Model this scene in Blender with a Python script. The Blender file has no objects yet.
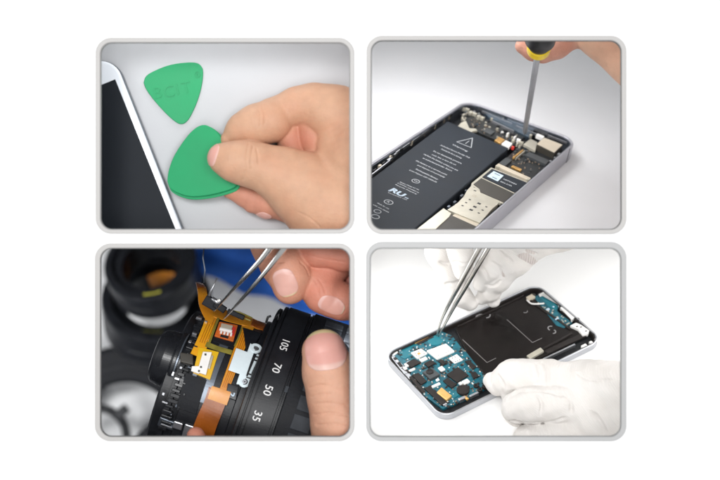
import bpy, bmesh, math, random
import numpy as np
from mathutils import Vector, Matrix
random.seed(7)
S = 0.001            # modelling unit: one millimetre
D = 1200.0           # camera height over the display board
C = bpy.context.scene.collection
sc = bpy.context.scene
PI = math.pi

# ------------------------------------------------------------------ materials
MATS = {}
def mat(name, col, rough=0.5, metal=0.0, var=0.0, vscale=0.05, bump=0.0, bscale=0.5, coat=0.0,
        sss=0.0, attr=False, col2=None, spec=0.5, wave=None, alpha=1.0, detail=4):
    m = bpy.data.materials.new(name); m.use_nodes = True
    nt = m.node_tree; N = nt.nodes; L = nt.links
    b = N['Principled BSDF']
    b.inputs['Roughness'].default_value = rough
    b.inputs['Metallic'].default_value = metal
    b.inputs['Coat Weight'].default_value = coat
    b.inputs['Specular IOR Level'].default_value = spec
    if coat: b.inputs['Coat Roughness'].default_value = 0.12
    if sss:
        b.inputs['Subsurface Weight'].default_value = sss
        b.inputs['Subsurface Radius'].default_value = (1.0, 0.35, 0.2)
        b.inputs['Subsurface Scale'].default_value = 0.004
    tc = N.new('ShaderNodeTexCoord')
    geo = N.new('ShaderNodeNewGeometry')
    pos = geo.outputs['Position']
    if attr:
        a = N.new('ShaderNodeAttribute'); a.attribute_name = 'Col'
        src = a.outputs['Color']
    else:
        rgb = N.new('ShaderNodeRGB'); rgb.outputs[0].default_value = (*col, 1); src = rgb.outputs[0]
    if var:
        n = N.new('ShaderNodeTexNoise'); n.inputs['Scale'].default_value = vscale*1000
        n.inputs['Detail'].default_value = detail
        L.new(pos, n.inputs['Vector'])
        mr = N.new('ShaderNodeMapRange'); mr.inputs[1].default_value = 0.3; mr.inputs[2].default_value = 0.7
        L.new(n.outputs['Fac'], mr.inputs[0])
        if col2 is not None:
            mx = N.new('ShaderNodeMix'); mx.data_type = 'RGBA'
            mu = N.new('ShaderNodeMath'); mu.operation = 'MULTIPLY'; mu.inputs[1].default_value = var
            L.new(mr.outputs[0], mu.inputs[0]); L.new(mu.outputs[0], mx.inputs[0])
            L.new(src, mx.inputs[6]); mx.inputs[7].default_value = (*col2, 1)
            src = mx.outputs[2]
        else:
            mr.inputs[3].default_value = 1-var; mr.inputs[4].default_value = 1+var
            mx = N.new('ShaderNodeVectorMath'); mx.operation = 'SCALE'
            L.new(src, mx.inputs[0]); L.new(mr.outputs[0], mx.inputs['Scale']); src = mx.outputs[0]
        r2 = N.new('ShaderNodeMapRange'); r2.inputs[3].default_value = max(0.03, rough-0.08); r2.inputs[4].default_value = min(1, rough+0.08)
        L.new(n.outputs['Fac'], r2.inputs[0]); L.new(r2.outputs[0], b.inputs['Roughness'])
    L.new(src, b.inputs['Base Color'])
    if bump or wave:
        bp = N.new('ShaderNodeBump'); bp.inputs['Strength'].default_value = bump or 0.5
        bp.inputs['Distance'].default_value = 0.001
        if wave:
            w = N.new('ShaderNodeTexWave'); w.wave_type = 'BANDS'; w.bands_direction = wave[0]
            w.inputs['Scale'].default_value = wave[1]*1000; w.inputs['Distortion'].default_value = wave[2]
            w.inputs['Detail'].default_value = 1
            L.new(pos, w.inputs['Vector']); L.new(w.outputs['Fac'], bp.inputs['Height'])
        else:
            n2 = N.new('ShaderNodeTexNoise'); n2.inputs['Scale'].default_value = bscale*1000
            n2.inputs['Detail'].default_value = 5
            L.new(pos, n2.inputs['Vector']); L.new(n2.outputs['Fac'], bp.inputs['Height'])
        L.new(bp.outputs[0], b.inputs['Normal'])
    MATS[name] = m
    return m

mat('board_white', (0.9, 0.9, 0.9), 0.6, bump=0.05, bscale=0.8)
mat('frame_warm', (0.45, 0.437, 0.425), 0.45, var=0.02, vscale=0.02)
mat('frame_grey', (0.41, 0.41, 0.41), 0.45, var=0.02, vscale=0.02)
mat('frame_lip', (0.10, 0.10, 0.10), 0.5, var=0.1)
mat('frame_lip_pale', (0.22, 0.22, 0.22), 0.5, var=0.1)
mat('box_inner', (0.92, 0.92, 0.92), 0.8, bump=0.05, bscale=0.5)
mat('box_dark', (0.16, 0.165, 0.18), 0.85, bump=0.05, bscale=0.5)
mat('desk_grey', (0.50, 0.51, 0.53), 0.55, var=0.03, vscale=0.012, bump=0.06, bscale=0.35)
mat('desk_pale', (0.68, 0.685, 0.70), 0.55, var=0.025, vscale=0.008, bump=0.05, bscale=0.3)
mat('desk_paper', (0.82, 0.83, 0.84), 0.7, var=0.03, vscale=0.005, bump=0.05, bscale=0.3)
mat('desk_white', (0.93, 0.925, 0.915), 0.6, var=0.01, vscale=0.01, bump=0.03, bscale=0.3)
mat('skin', (0.6, 0.36, 0.24), 0.5, var=0.05, vscale=0.09, bump=0.4, bscale=0.4, sss=0.12, attr=True, spec=0.4)
mat('nail', (0.6, 0.36, 0.3), 0.36, attr=True, sss=0.1, spec=0.4, var=0.03, vscale=0.05)
mat('glove', (0.73, 0.705, 0.68), 0.9, var=0.4, vscale=0.035, col2=(0.66, 0.61, 0.56), bump=0.22, wave=('DIAGONAL', 0.2, 2.5), spec=0.1)
mat('glove_rib', (0.66, 0.60, 0.57), 0.9, bump=0.9, wave=('X', 0.11, 1.0), spec=0.1)
mat('green', (0.008, 0.31, 0.115), 0.5, var=0.07, vscale=0.02, bump=0.10, bscale=0.12, spec=0.35)
mat('green_emboss', (0.016, 0.38, 0.155), 0.35, var=0.04, vscale=0.05)
mat('white_gloss', (0.80, 0.84, 0.90), 0.18, coat=0.5, var=0.01, vscale=0.03)
mat('screen_black', (0.012, 0.015, 0.020), 0.5, spec=0.12)
mat('silver', (0.50, 0.51, 0.54), 0.34, metal=0.9, var=0.06, vscale=0.03, bump=0.03, bscale=1)
mat('silver_side', (0.44, 0.435, 0.475), 0.38, metal=0.45, var=0.07, vscale=0.03, bump=0.05, bscale=1)
mat('steel_dark', (0.12, 0.135, 0.16), 0.32, metal=0.75, var=0.25, vscale=0.05)
mat('steel_blue', (0.10, 0.14, 0.18), 0.3, metal=0.7, var=0.3, vscale=0.08)
mat('chrome', (0.78, 0.77, 0.75), 0.14, metal=1.0, var=0.05, vscale=0.05)
mat('tweezer', (0.55, 0.53, 0.50), 0.2, metal=1.0, var=0.2, vscale=0.03)
mat('shaft', (0.42, 0.43, 0.46), 0.42, metal=0.45, var=0.12, vscale=0.04, bump=0.04, bscale=1)
mat('beige_metal', (0.56, 0.53, 0.44), 0.36, metal=0.45, var=0.08, vscale=0.08, bump=0.06, bscale=0.7)
mat('beige_dull', (0.60, 0.53, 0.42), 0.5, metal=0.2, var=0.06, vscale=0.06)
mat('battery', (0.018, 0.023, 0.031), 0.6, var=0.15, vscale=0.03, bump=0.10, bscale=0.3, spec=0.22)
mat('black_well', (0.010, 0.011, 0.013), 0.5, var=0.4, vscale=0.1, bump=0.3, bscale=0.3, spec=0.35)
mat('pcb_black', (0.014, 0.016, 0.017), 0.45, var=0.4, vscale=0.15, bump=0.25, bscale=0.5)
mat('chip_grey', (0.05, 0.055, 0.058), 0.45, var=0.12, vscale=0.08)
mat('chip_brown', (0.045, 0.040, 0.032), 0.5, var=0.12, vscale=0.06, bump=0.1, bscale=1)
mat('chip_black', (0.020, 0.016, 0.015), 0.42, spec=0.3, var=0.15, vscale=0.08)
mat('ink_grey', (0.46, 0.48, 0.50), 0.6)
mat('line_grey', (0.16, 0.15, 0.15), 0.5)
mat('line_pale', (0.26, 0.25, 0.25), 0.5)
mat('ink_blue', (0.50, 0.60, 0.70), 0.6)
mat('label_blue', (0.55, 0.68, 0.80), 0.6, var=0.12, vscale=0.3)
mat('gold', (0.72, 0.42, 0.14), 0.3, metal=0.7, var=0.2, vscale=0.2)
mat('red', (0.6, 0.04, 0.03), 0.4)
mat('white_part', (0.85, 0.83, 0.80), 0.4, var=0.05, vscale=0.1)
mat('yellow_plastic', (0.85, 0.60, 0.02), 0.35, var=0.03, vscale=0.05)
mat('black_rubber', (0.012, 0.012, 0.014), 0.45, var=0.2, vscale=0.05)
mat('pcb_teal', (0.008, 0.16, 0.21), 0.32, var=0.9, vscale=0.16, col2=(0.004, 0.055, 0.085), bump=0.2, bscale=0.7, detail=6)
mat('pcb_bright', (0.006, 0.17, 0.21), 0.3, var=0.6, vscale=0.1, col2=(0.005, 0.12, 0.17), detail=5)
mat('tray_brown', (0.0075, 0.0055, 0.005), 0.34, var=0.45, vscale=0.02, bump=0.12, bscale=0.12, spec=0.25)
mat('copper', (0.75, 0.40, 0.10), 0.3, metal=0.5, var=0.4, vscale=0.1, col2=(0.9, 0.72, 0.4))
mat('lens_black', (0.010, 0.011, 0.014), 0.38, var=0.3, vscale=0.04, bump=0.12, bscale=0.7, spec=0.35)
mat('lens_gloss', (0.012, 0.013, 0.016), 0.28, var=0.2, vscale=0.05)
mat('lens_matte', (0.007, 0.008, 0.011), 0.6, spec=0.25, var=0.35, vscale=0.06, bump=0.3, bscale=0.3)
mat('grip_grey', (0.035, 0.040, 0.048), 0.6, spec=0.25, var=0.25, vscale=0.06, bump=0.3, bscale=0.4)
mat('band_steel', (0.14, 0.16, 0.19), 0.3, metal=0.6, var=0.1, vscale=0.05)
mat('flex_orange', (0.62, 0.22, 0.012), 0.26, coat=0.3, var=0.35, vscale=0.035, col2=(0.80, 0.40, 0.02))
mat('flex_dark', (0.33, 0.085, 0.008), 0.28, coat=0.3, var=0.25, vscale=0.04)
mat('flex_yellow', (0.72, 0.45, 0.012), 0.3, coat=0.3, var=0.4, vscale=0.05, col2=(0.72, 0.34, 0.012))
mat('flex_amber', (0.78, 0.38, 0.012), 0.28, coat=0.3, var=0.5, vscale=0.04, col2=(0.66, 0.24, 0.01))
mat('olive', (0.20, 0.17, 0.03), 0.35, var=0.3, vscale=0.1)
mat('orange_red', (0.65, 0.13, 0.02), 0.4, var=0.5, vscale=0.15, col2=(0.35, 0.12, 0.03))
mat('plate_white', (0.74, 0.84, 0.88), 0.35, metal=0.1, var=0.03, vscale=0.05)
mat('white_ink', (0.85, 0.85, 0.85), 0.5)
mat('tan_dark', (0.26, 0.20, 0.15), 0.4, metal=0.2, var=0.3, vscale=0.2)
mat('cloth_blue', (0.016, 0.12, 0.52), 0.8, var=0.35, vscale=0.006, bump=0.4, bscale=0.1)
mat('yellow_green', (0.45, 0.42, 0.05), 0.4, var=0.3, vscale=0.1)
mat('ring_amber', (0.55, 0.20, 0.02), 0.5, var=0.7, vscale=0.02, col2=(0.12, 0.03, 0.02))

def enrich_skin(m, red=0.20):
    nt = m.node_tree; N = nt.nodes; L = nt.links; b = N['Principled BSDF']
    geo = N.new('ShaderNodeNewGeometry')
    src = b.inputs['Base Color'].links[0].from_socket
    n = N.new('ShaderNodeTexNoise'); n.inputs['Scale'].default_value = 32; n.inputs['Detail'].default_value = 3
    L.new(geo.outputs['Position'], n.inputs['Vector'])
    mr = N.new('ShaderNodeMapRange'); mr.inputs[1].default_value = 0.42; mr.inputs[2].default_value = 0.72; mr.inputs[4].default_value = red
    L.new(n.outputs['Fac'], mr.inputs[0])
    mx = N.new('ShaderNodeMix'); mx.data_type = 'RGBA'; mx.blend_type = 'MULTIPLY'
    L.new(mr.outputs[0], mx.inputs[0]); L.new(src, mx.inputs[6]); mx.inputs[7].default_value = (0.98, 0.62, 0.55, 1)
    L.new(mx.outputs[2], b.inputs['Base Color'])
    v = N.new('ShaderNodeTexVoronoi'); v.feature = 'DISTANCE_TO_EDGE'; v.inputs['Scale'].default_value = 750
    wn = N.new('ShaderNodeVectorMath'); wn.operation = 'MULTIPLY'; wn.inputs[1].default_value = (1, 0.55, 1)
    L.new(geo.outputs['Position'], wn.inputs[0]); L.new(wn.outputs[0], v.inputs['Vector'])
    m2 = N.new('ShaderNodeMapRange'); m2.inputs[2].default_value = 0.12; L.new(v.outputs['Distance'], m2.inputs[0])
    bp = N.new('ShaderNodeBump'); bp.inputs['Strength'].default_value = 0.30; bp.inputs['Distance'].default_value = 0.0005
    L.new(m2.outputs[0], bp.inputs['Height'])
    old = b.inputs['Normal'].links[0].from_node
    L.new(old.outputs[0], bp.inputs['Normal']); L.new(bp.outputs[0], b.inputs['Normal'])
enrich_skin(MATS['skin'])
# ------------------------------------------------------------------ helpers
def P(px, py, z=0.0):
    k = (D - z)/D
    return Vector(((px-360)*k, (240-py)*k, z))
def K(z): return (D-z)/D

CLIP = []
class MB:
    def __init__(s): s.v = []; s.f = []; s.smooth = False; s.col = None; s.pc = []
    def add(s, vs, fs):
        o = len(s.v); s.v += [Vector(v) for v in vs]; s.f += [tuple(i+o for i in f) for f in fs]
    def prism(s, top, bot):
        n = len(top)
        s.pc.append(len(s.v))
        nrm = Vector((0, 0, 0))
        for i in range(n):
            a, b = top[i], top[(i+1) % n]; nrm += a.cross(b)
        up = (sum(top, Vector())-sum(bot, Vector()))
        if nrm.dot(up) < 0: top = top[::-1]; bot = bot[::-1]
        o = len(s.v); s.v += list(top)+list(bot)
        s.f.append(tuple(range(o, o+n))); s.f.append(tuple(range(o+2*n-1, o+n-1, -1)))
        for i in range(n):
            j = (i+1) % n; s.f.append((o+i, o+n+i, o+n+j, o+j))
    def box(s, c, U, V, W):   # centre, half vectors
        c = Vector(c)
        top = [c+W-U-V, c+W+U-V, c+W+U+V, c+W-U+V]
        s.prism(top, [p-2*W for p in top])
    def tube(s, pts, rads, seg=16, squash=None, caps=True):
        pts = [Vector(p) for p in pts]; n = len(pts); o = len(s.v); s.pc.append(o)
        up = Vector((0.3, 0.2, 1)).normalized(); last = None
        for i in range(n):
            t = (pts[min(i+1, n-1)]-pts[max(i-1, 0)]).normalized()
            if last is None: x = up.cross(t).normalized()
            else: x = (last - t*last.dot(t)).normalized()
            last = x; y = t.cross(x)
            r = rads[i] if hasattr(rads, '__len__') else rads
            q = squash or 1.0
            for k in range(seg):
                a = 2*PI*k/seg; s.v.append(pts[i]+x*math.cos(a)*r+y*math.sin(a)*r*q)
        for i in range(n-1):
            for k in range(seg):
                a = o+i*seg+k; b = o+i*seg+(k+1) % seg
                s.f.append((a, b, b+seg, a+seg))
        if caps:
            s.f.append(tuple(range(o+seg-1, o-1, -1))); s.f.append(tuple(range(o+(n-1)*seg, o+n*seg)))
    def lathe(s, c, ax, e1, prof, seg=96, closed=False):
        """prof: (distance along ax, radius) pairs"""
        c = Vector(c); ax = Vector(ax).normalized(); e1 = Vector(e1); e1 = (e1-ax*e1.dot(ax)).normalized(); e2 = ax.cross(e1)
        o = len(s.v); n = len(prof); s.pc.append(o)
        for (d, r) in prof:
            for k in range(seg):
                a = 2*PI*k/seg; s.v.append(c+ax*d+(e1*math.cos(a)+e2*math.sin(a))*r)
        for i in range(n if closed else n-1):
            i2 = (i+1) % n
            for k in range(seg):
                k2 = (k+1) % seg
                s.f.append((o+i*seg+k, o+i*seg+k2, o+i2*seg+k2, o+i2*seg+k))
    def build(s, name, m, parent=None, bevel=0.0, label=None, smooth=None, seg=2, origin=None, split=True):
        if split and parent is not None and len(s.pc) > 1 and s.pc[0] == 0:
            first = None
            for a, b in zip(s.pc, s.pc[1:]+[len(s.v)]):
                q = MB(); q.v = s.v[a:b]; q.f = [tuple(i-a for i in f) for f in s.f if a <= f[0] < b]
                o = q.build(name, m, parent, bevel, label, smooth, seg)
                first = first or o
            return first
        me = bpy.data.meshes.new(name)
        vs = [tuple(v) for v in s.v]
        if not vs: return None
        me.from_pydata(vs, [], s.f)
        bm = bmesh.new(); bm.from_mesh(me)
        for co, no in CLIP:
            co = Vector(co); no = Vector(no)
            if any((v.co-co).dot(no) > 0 for v in bm.verts):
                r = bmesh.ops.bisect_plane(bm, geom=bm.verts[:]+bm.edges[:]+bm.faces[:], plane_co=co, plane_no=no, clear_outer=True)
                ed = [g for g in r['geom_cut'] if isinstance(g, bmesh.types.BMEdge)]
                try: bmesh.ops.holes_fill(bm, edges=ed)
                except Exception: pass
        if s.col is None: bmesh.ops.recalc_face_normals(bm, faces=bm.faces[:])
        bm.to_mesh(me); bm.free()
        if not len(me.vertices): return None
        co = np.empty(len(me.vertices)*3); me.vertices.foreach_get('co', co); co = co.reshape(-1, 3)
        if s.col is not None:
            ca = me.color_attributes.new('Col', 'FLOAT_COLOR', 'POINT')
            cc = np.ones((len(co), 4)); cc[:, :3] = s.col(co)
            ca.data.foreach_set('color', cc.ravel())
        lo, hi = co.min(0), co.max(0)
        ori = np.array([(lo[0]+hi[0])/2, (lo[1]+hi[1])/2, lo[2]]) if origin is None else np.array(origin)
        co = (co-ori)*S; me.vertices.foreach_set('co', co.ravel())
        me.materials.append(MATS[m] if isinstance(m, str) else m)
        sm = s.smooth if smooth is None else smooth
        if sm: me.polygons.foreach_set('use_smooth', [True]*len(me.polygons))
        me.update()
        o = bpy.data.objects.new(name, me); C.objects.link(o)
        w = Vector(ori)*S
        o['world'] = list(w)
        if parent is not None:
            o.parent = parent; o.location = w-Vector(parent['world'])
        else: o.location = w
        if bevel:
            b = o.modifiers.new('bevel', 'BEVEL'); b.width = bevel*S; b.segments = seg; b.limit_method = 'ANGLE'; b.angle_limit = math.radians(35)
        if label: o['label'] = label
        return o

def thing(name, label, cat, at, group=None):
    o = bpy.data.objects.new(name, None); C.objects.link(o); o.empty_display_size = 0.01
    w = Vector(at)*S; o.location = w; o['world'] = list(w)
    o['label'] = label; o['category'] = cat
    if group: o['group'] = group
    return o
def tag(o, label, cat, group=None):
    o['label'] = label; o['category'] = cat
    if group: o['group'] = group
    return o
def struct(o): o['kind'] = 'structure'; return o

def rrect(x0, y0, x1, y1, r, n=8):
    out = []
    for cx, cy, a0 in ((x1-r, y1-r, 0), (x0+r, y1-r, 90), (x0+r, y0+r, 180), (x1-r, y0+r, 270)):
        for k in range(n+1):
            a = math.radians(a0+90*k/n); out.append((cx+r*math.cos(a), cy+r*math.sin(a)))
    return out
def smooth_poly(pts, it=3):
    for _ in range(it):
        q = []
        for i in range(len(pts)):
            a, b = pts[i], pts[(i+1) % len(pts)]
            q += [(a[0]*.75+b[0]*.25, a[1]*.75+b[1]*.25), (a[0]*.25+b[0]*.75, a[1]*.25+b[1]*.75)]
        pts = q
    return pts
def catmull(pts, n=8):
    out = []
    P0 = [pts[0]]+list(pts)+[pts[-1]]
    for i in range(1, len(P0)-2):
        for k in range(n):
            t = k/n; a, b, c, d = [np.array(P0[i+j], float) for j in (-1, 0, 1, 2)]
            out.append(0.5*((2*b)+(-a+c)*t+(2*a-5*b+4*c-d)*t*t+(-a+3*b-3*c+d)*t**3))
    out.append(np.array(pts[-1], float))
    return out

# planes of tilted things
class Pl:
    def __init__(s, O, U, V):
        s.O = Vector(O); s.U = Vector(U).normalized(); V = Vector(V); s.V = (V-s.U*V.dot(s.U)).normalized()
        s.N = s.U.cross(s.V)
        if s.N.z < 0: s.N = -s.N
        s.lim = None
    def at(s, px, py, h=0.0):
        cam = Vector((0, 0, D)); r = Vector((px-360, 240-py, -D))
        t = ((s.O-cam).dot(s.N)+h)/r.dot(s.N)
        return cam+r*t
    def cl(s, p):
        if s.lim is None: return p
        q = p-s.O; u, v, h = q.dot(s.U), q.dot(s.V), q.dot(s.N); a, b, c, d = s.lim
        return s.loc(min(max(u, a), b), min(max(v, c), d), h)
    def loc(s, u, v, h=0.0): return s.O+s.U*u+s.V*v+s.N*h
    def prism(s, mb, pts, h0, h1):
        top = [s.cl(s.at(x, y, h1)) for x, y in pts]; mb.prism(top, [p-s.N*(h1-h0) for p in top]); return mb
    def lprism(s, mb, pts, h0, h1):
        top = [s.loc(x, y, h1) for x, y in pts]; mb.prism(top, [p-s.N*(h1-h0) for p in top]); return mb
    def part(s, name, m, parent, pts, h0, h1, bevel=0.25, label=None):
        return s.prism(MB(), pts, h0, h1).build(name, m, parent, bevel=bevel, label=label)
    def cbox(s, mb, px, py, w, l, h0, h1):
        c = s.at(px, py, h1); a = s.U*(w/2); b = s.V*(l/2)
        top = [s.cl(p) for p in (c-a-b, c+a-b, c+a+b, c-a+b)]; mb.prism(top, [p-s.N*(h1-h0) for p in top]); return mb
    def disc(s, mb, px, py, r, h0, h1, seg=24, hole=0):
        c = s.at(px, py, h1)
        if hole: mb.lathe(c-s.N*(h1-h0), s.N, s.U, [(0, hole), (h1-h0, hole), (h1-h0, r), (0, r)], seg, closed=True)
        else:
            top = [c+(s.U*math.cos(2*PI*k/seg)+s.V*math.sin(2*PI*k/seg))*r for k in range(seg)]
            mb.prism(top, [p-s.N*(h1-h0) for p in top])
        return mb

_txt = {}
def text_geo(string, bold=0.0):
    """flat text mesh, unit size -> (verts, faces, width)"""
    cu = bpy.data.curves.new('t', 'FONT'); cu.body = string; cu.size = 1.0; cu.extrude = 0.01; cu.resolution_u = 3; cu.offset = bold
    o = bpy.data.objects.new('t', cu); C.objects.link(o)
    dg = bpy.context.evaluated_depsgraph_get(); me = bpy.data.meshes.new_from_object(o.evaluated_get(dg))
    vs = [v.co.copy() for v in me.vertices]; fs = [tuple(p.vertices) for p in me.polygons]
    bpy.data.objects.remove(o); bpy.data.curves.remove(cu); bpy.data.meshes.remove(me)
    return vs, fs
def text_at(mb, string, org, X, Y, Nn, size, width=None, th=0.12, bold=0.0, center=False):
    vs, fs = text_geo(string, bold)
    w = max(v.x for v in vs)-min(v.x for v in vs); x0 = min(v.x for v in vs)
    sx = size if width is None else width/w
    off = w/2 if center else 0; mb.pc.append(len(mb.v))
    mb.add([org+X*((v.x-x0-off)*sx)+Y*((v.y-(0.35 if center else 0))*size)+Nn*(th if v.z > 0 else 0) for v in vs], fs)

# ------------------------------------------------------------------ organic surfaces (distance field + surface nets)
def smin(a, b, k):
    h = np.clip(0.5+0.5*(b-a)/k, 0, 1); return b*(1-h)+a*h-k*h*(1-h)
def capsule(X, a, ra, b, rb):
    a = np.array(a, np.float32); b = np.array(b, np.float32); d = b-a
    L2 = max(float(d@d), 1e-6)
    t = np.clip(((X-a)@d)/L2, 0, 1)
    return np.linalg.norm(X-a-t[..., None]*d, axis=-1)-(ra+(rb-ra)*t)
class Flesh:
    """chains: list of dict(pts=[(px,py,z,r)...], k=inner blend, col=rgb, j=joining blend)"""
    def __init__(s, chains, cuts=(), wob=0.0, ws=0.08, flat=None, seed=0):
        s.ch = []
        for c in chains:
            q = [(np.array(P(x, y, z)), r*K(z)) for x, y, z, r in c['pts']]
            s.ch.append((q, c.get('k', 8), c.get('col', (0.6, 0.36, 0.24)), c.get('j', 4)))
        s.cuts = [(np.array(P(*a)), np.array(P(*b)), r, k) for a, b, r, k in cuts]
        s.wob = wob; s.ws = ws; s.seed = seed
    def chain(s, X, i):
        q, k, col, j = s.ch[i]; d = None
        if len(q) == 1: return np.linalg.norm(X-q[0][0].astype(np.float32), axis=-1)-q[0][1]
        for (a, ra), (b, rb) in zip(q, q[1:]):
            e = capsule(X, a, ra, b, rb); d = e if d is None else smin(d, e, k)
        return d
    def f(s, X, cuts=True):
        d = None
        for i in range(len(s.ch)):
            e = s.chain(X, i); d = e if d is None else smin(d, e, s.ch[i][3])
        if cuts:
            for a, b, r, k in s.cuts:
                lo = np.minimum(a, b)-r-k-2; hi = np.maximum(a, b)+r+k+2
                if X[..., 0].min() > hi[0] or X[..., 0].max() < lo[0]: continue
                m = (X[..., 0] > lo[0]) & (X[..., 0] < hi[0]) & (X[..., 1] > lo[1]) & (X[..., 1] < hi[1]) & (X[..., 2] > lo[2]) & (X[..., 2] < hi[2])
                if m.any(): d[m] = -smin(-d[m], capsule(X[m], a, r, b, r), k)
        if s.wob:
            w = s.ws; x, y, z = X[..., 0]*w, X[..., 1]*w, X[..., 2]*w; q = s.seed
            d = d+s.wob*(np.sin(x*1.3+1.7*np.sin(y+q)+q)*np.sin(y*1.1+1.3*np.sin(z*1.2)+2*q)+0.5*np.sin(2.3*x+1.9*y+q)*np.sin(2.1*z+1.2*x))
        return d
    def color(s, co):
        X = co.astype(np.float32); W = 0; A = 0
        for i, c in enumerate(s.ch):
            w = np.exp(-np.clip(s.chain(X, i), -4, 60)/2.5); A = A+w; W = W+w[:, None]*np.array(c[2])
        return W/A[:, None]
    def crease(s, lines, r=0.6, k=2.0):
        cam_ = np.array([0, 0, D])
        for ln in lines:
            pp = catmull(ln, 5); q = []
            for x, y in pp:
                d = np.array([x-360, 240-y, -D], float); d /= np.linalg.norm(d)
                t = np.arange(D-5, D+330, 0.5); X = (cam_+d*t[:, None]).astype(np.float32)
                f = s.f(X, cuts=False); w = np.argmax(f < 0)
                q.append(X[w] if f[w] < 0 else None)
            for a, b in zip(q, q[1:]):
                if a is not None and b is not None and np.linalg.norm(a-b) < 12: s.cuts.append((a, b, r, k))
        return s
    def bounds(s):
        lo = np.full(3, 1e9); hi = -lo
        for q, *_ in s.ch:
            for p, r in q: lo = np.minimum(lo, p-r-3); hi = np.maximum(hi, p+r+3)
        return lo, hi
def nets(fun, lo, hi, h, box=None):
    lo = np.array(lo, float); hi = np.array(hi, float)
    if box is not None:
        lo = np.maximum(lo, box[0]); hi = np.minimum(hi, box[1])
    n = np.ceil((hi-lo)/h).astype(int)+1
    ax = [lo[i]+h*np.arange(n[i]) for i in range(3)]
    F = np.empty(n, np.float32)
    step = max(1, int(400000/(n[1]*n[2])))
    for i in range(0, n[0], step):
        X = np.stack(np.meshgrid(ax[0][i:i+step], ax[1], ax[2], indexing='ij'), -1).astype(np.float32)
        F[i:i+step] = fun(X)
    F[0] = F[-1] = 0.3; F[:, 0] = F[:, -1] = 0.3; F[:, :, 0] = F[:, :, -1] = 0.3
    I = (F < 0)
    cnt = sum(I[a:n[0]-1+a, b:n[1]-1+b, c:n[2]-1+c].astype(np.int8) for a in (0, 1) for b in (0, 1) for c in (0, 1))
    cells = np.argwhere((cnt > 0) & (cnt < 8))
    idx = -np.ones(n-1, int); idx[tuple(cells.T)] = np.arange(len(cells))
    corner = {(a, b, c): F[cells[:, 0]+a, cells[:, 1]+b, cells[:, 2]+c] for a in (0, 1) for b in (0, 1) for c in (0, 1)}
    pos = np.zeros((len(cells), 3)); num = np.zeros(len(cells))
    for a in corner:
        for d in range(3):
            if a[d] == 0:
                b = tuple(1 if i == d else a[i] for i in range(3))
                f0, f1 = corner[a], corner[b]; m = (f0 < 0) != (f1 < 0)
                t = np.where(m, f0/np.where(m, f0-f1, 1), 0)
                p = np.tile(np.array(a, float), (len(cells), 1)); p[:, d] = t
                pos += p*m[:, None]; num += m
    V = lo+(cells+pos/num[:, None])*h
    faces = []
    for d in range(3):
        e, g = [(1, 2), (2, 0), (0, 1)][d]
        sl0 = [slice(1, n[i]-1) for i in range(3)]; sl1 = list(sl0)
        sl0[d] = slice(0, n[d]-1); sl1[d] = slice(1, n[d])
        A, B = I[tuple(sl0)], I[tuple(sl1)]
        for sign in (0, 1):
            c = np.argwhere((A & ~B) if sign else (~A & B))
            c[:, e] += 1; c[:, g] += 1
            def cell(de, dg):
                q = c.copy(); q[:, e] += de; q[:, g] += dg; return idx[tuple(q.T)]
            q = [cell(-1, -1), cell(0, -1), cell(0, 0), cell(-1, 0)]
            if not sign: q = q[::-1]
            faces.append(np.stack(q, 1))
    Fc = np.concatenate(faces); Fc = Fc[(Fc >= 0).all(1)]
    return V, Fc
def flesh_obj(fl, name, m, h=1.0, parent=None, box=None, color=True):
    lo, hi = fl.bounds(); V, Fc = nets(fl.f, lo, hi, h, box)
    mb = MB(); mb.v = [Vector(v) for v in V]; mb.f = [tuple(int(i) for i in f) for f in Fc]
    if color: mb.col = fl.color
    else: mb.col = lambda co: np.full((len(co), 3), 0.88)
    return mb.build(name, m, parent, smooth=True)
def nail_obj(fl, parent, c, tip, wdt, lng, nrm=(0, 0, 1), lift=0.5, bed=(0.64, 0.34, 0.28), edge=(0.70, 0.56, 0.38), moon=(0.72, 0.45, 0.40), e0=0.72, over=1.0, h=0.5, name='fingernail'):
    """c: (px,py,z) centre; tip: (px,py,z) towards the fingertip"""
    c0 = np.array(P(*c)); t = np.array(P(*tip))-c0; t /= np.linalg.norm(t)
    nrm = np.array(nrm, float); nrm -= t*(nrm@t); nrm /= np.linalg.norm(nrm); sd = np.cross(nrm, t)
    def f(X):
        d = fl.f(X, cuts=False); Y = X-c0.astype(np.float32)
        a = Y@t.astype(np.float32)/lng; b = Y@sd.astype(np.float32)/wdt
        foot = ((np.abs(a)**2.6+np.abs(b)**2.6+1e-9)**(1/2.6)-1)*min(wdt, lng)
        depth = -(Y@nrm.astype(np.float32))-wdt*0.9
        return np.maximum(np.maximum(np.maximum(d-lift, -(d+1.0)), foot), depth)
    r = max(wdt, lng)*1.2+4
    V, Fc = nets(f, c0-r*1.2, c0+r*1.2, h)
    mb = MB(); mb.v = [Vector(v) for v in V]; mb.f = [tuple(int(i) for i in q) for q in Fc]
    if not mb.v: return None
    def col(co):
        Y = co-c0; a = (Y@t)/lng; b = (Y@sd)/wdt
        w = np.clip((np.sqrt(np.clip(a, 0, 9)**2+0.25*b*b)-e0)/0.06, 0, 1)[:, None]
        mo = np.clip((-a-0.70+0.25*b*b)/0.12, 0, 1)[:, None]
        q = np.array(bed)*(1-mo)+np.array(moon)*mo
        return q*(1-w)+np.array(edge)*w
    mb.col = col
    return mb.build(name, 'nail', parent, smooth=True)

exec_panels = []
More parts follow.
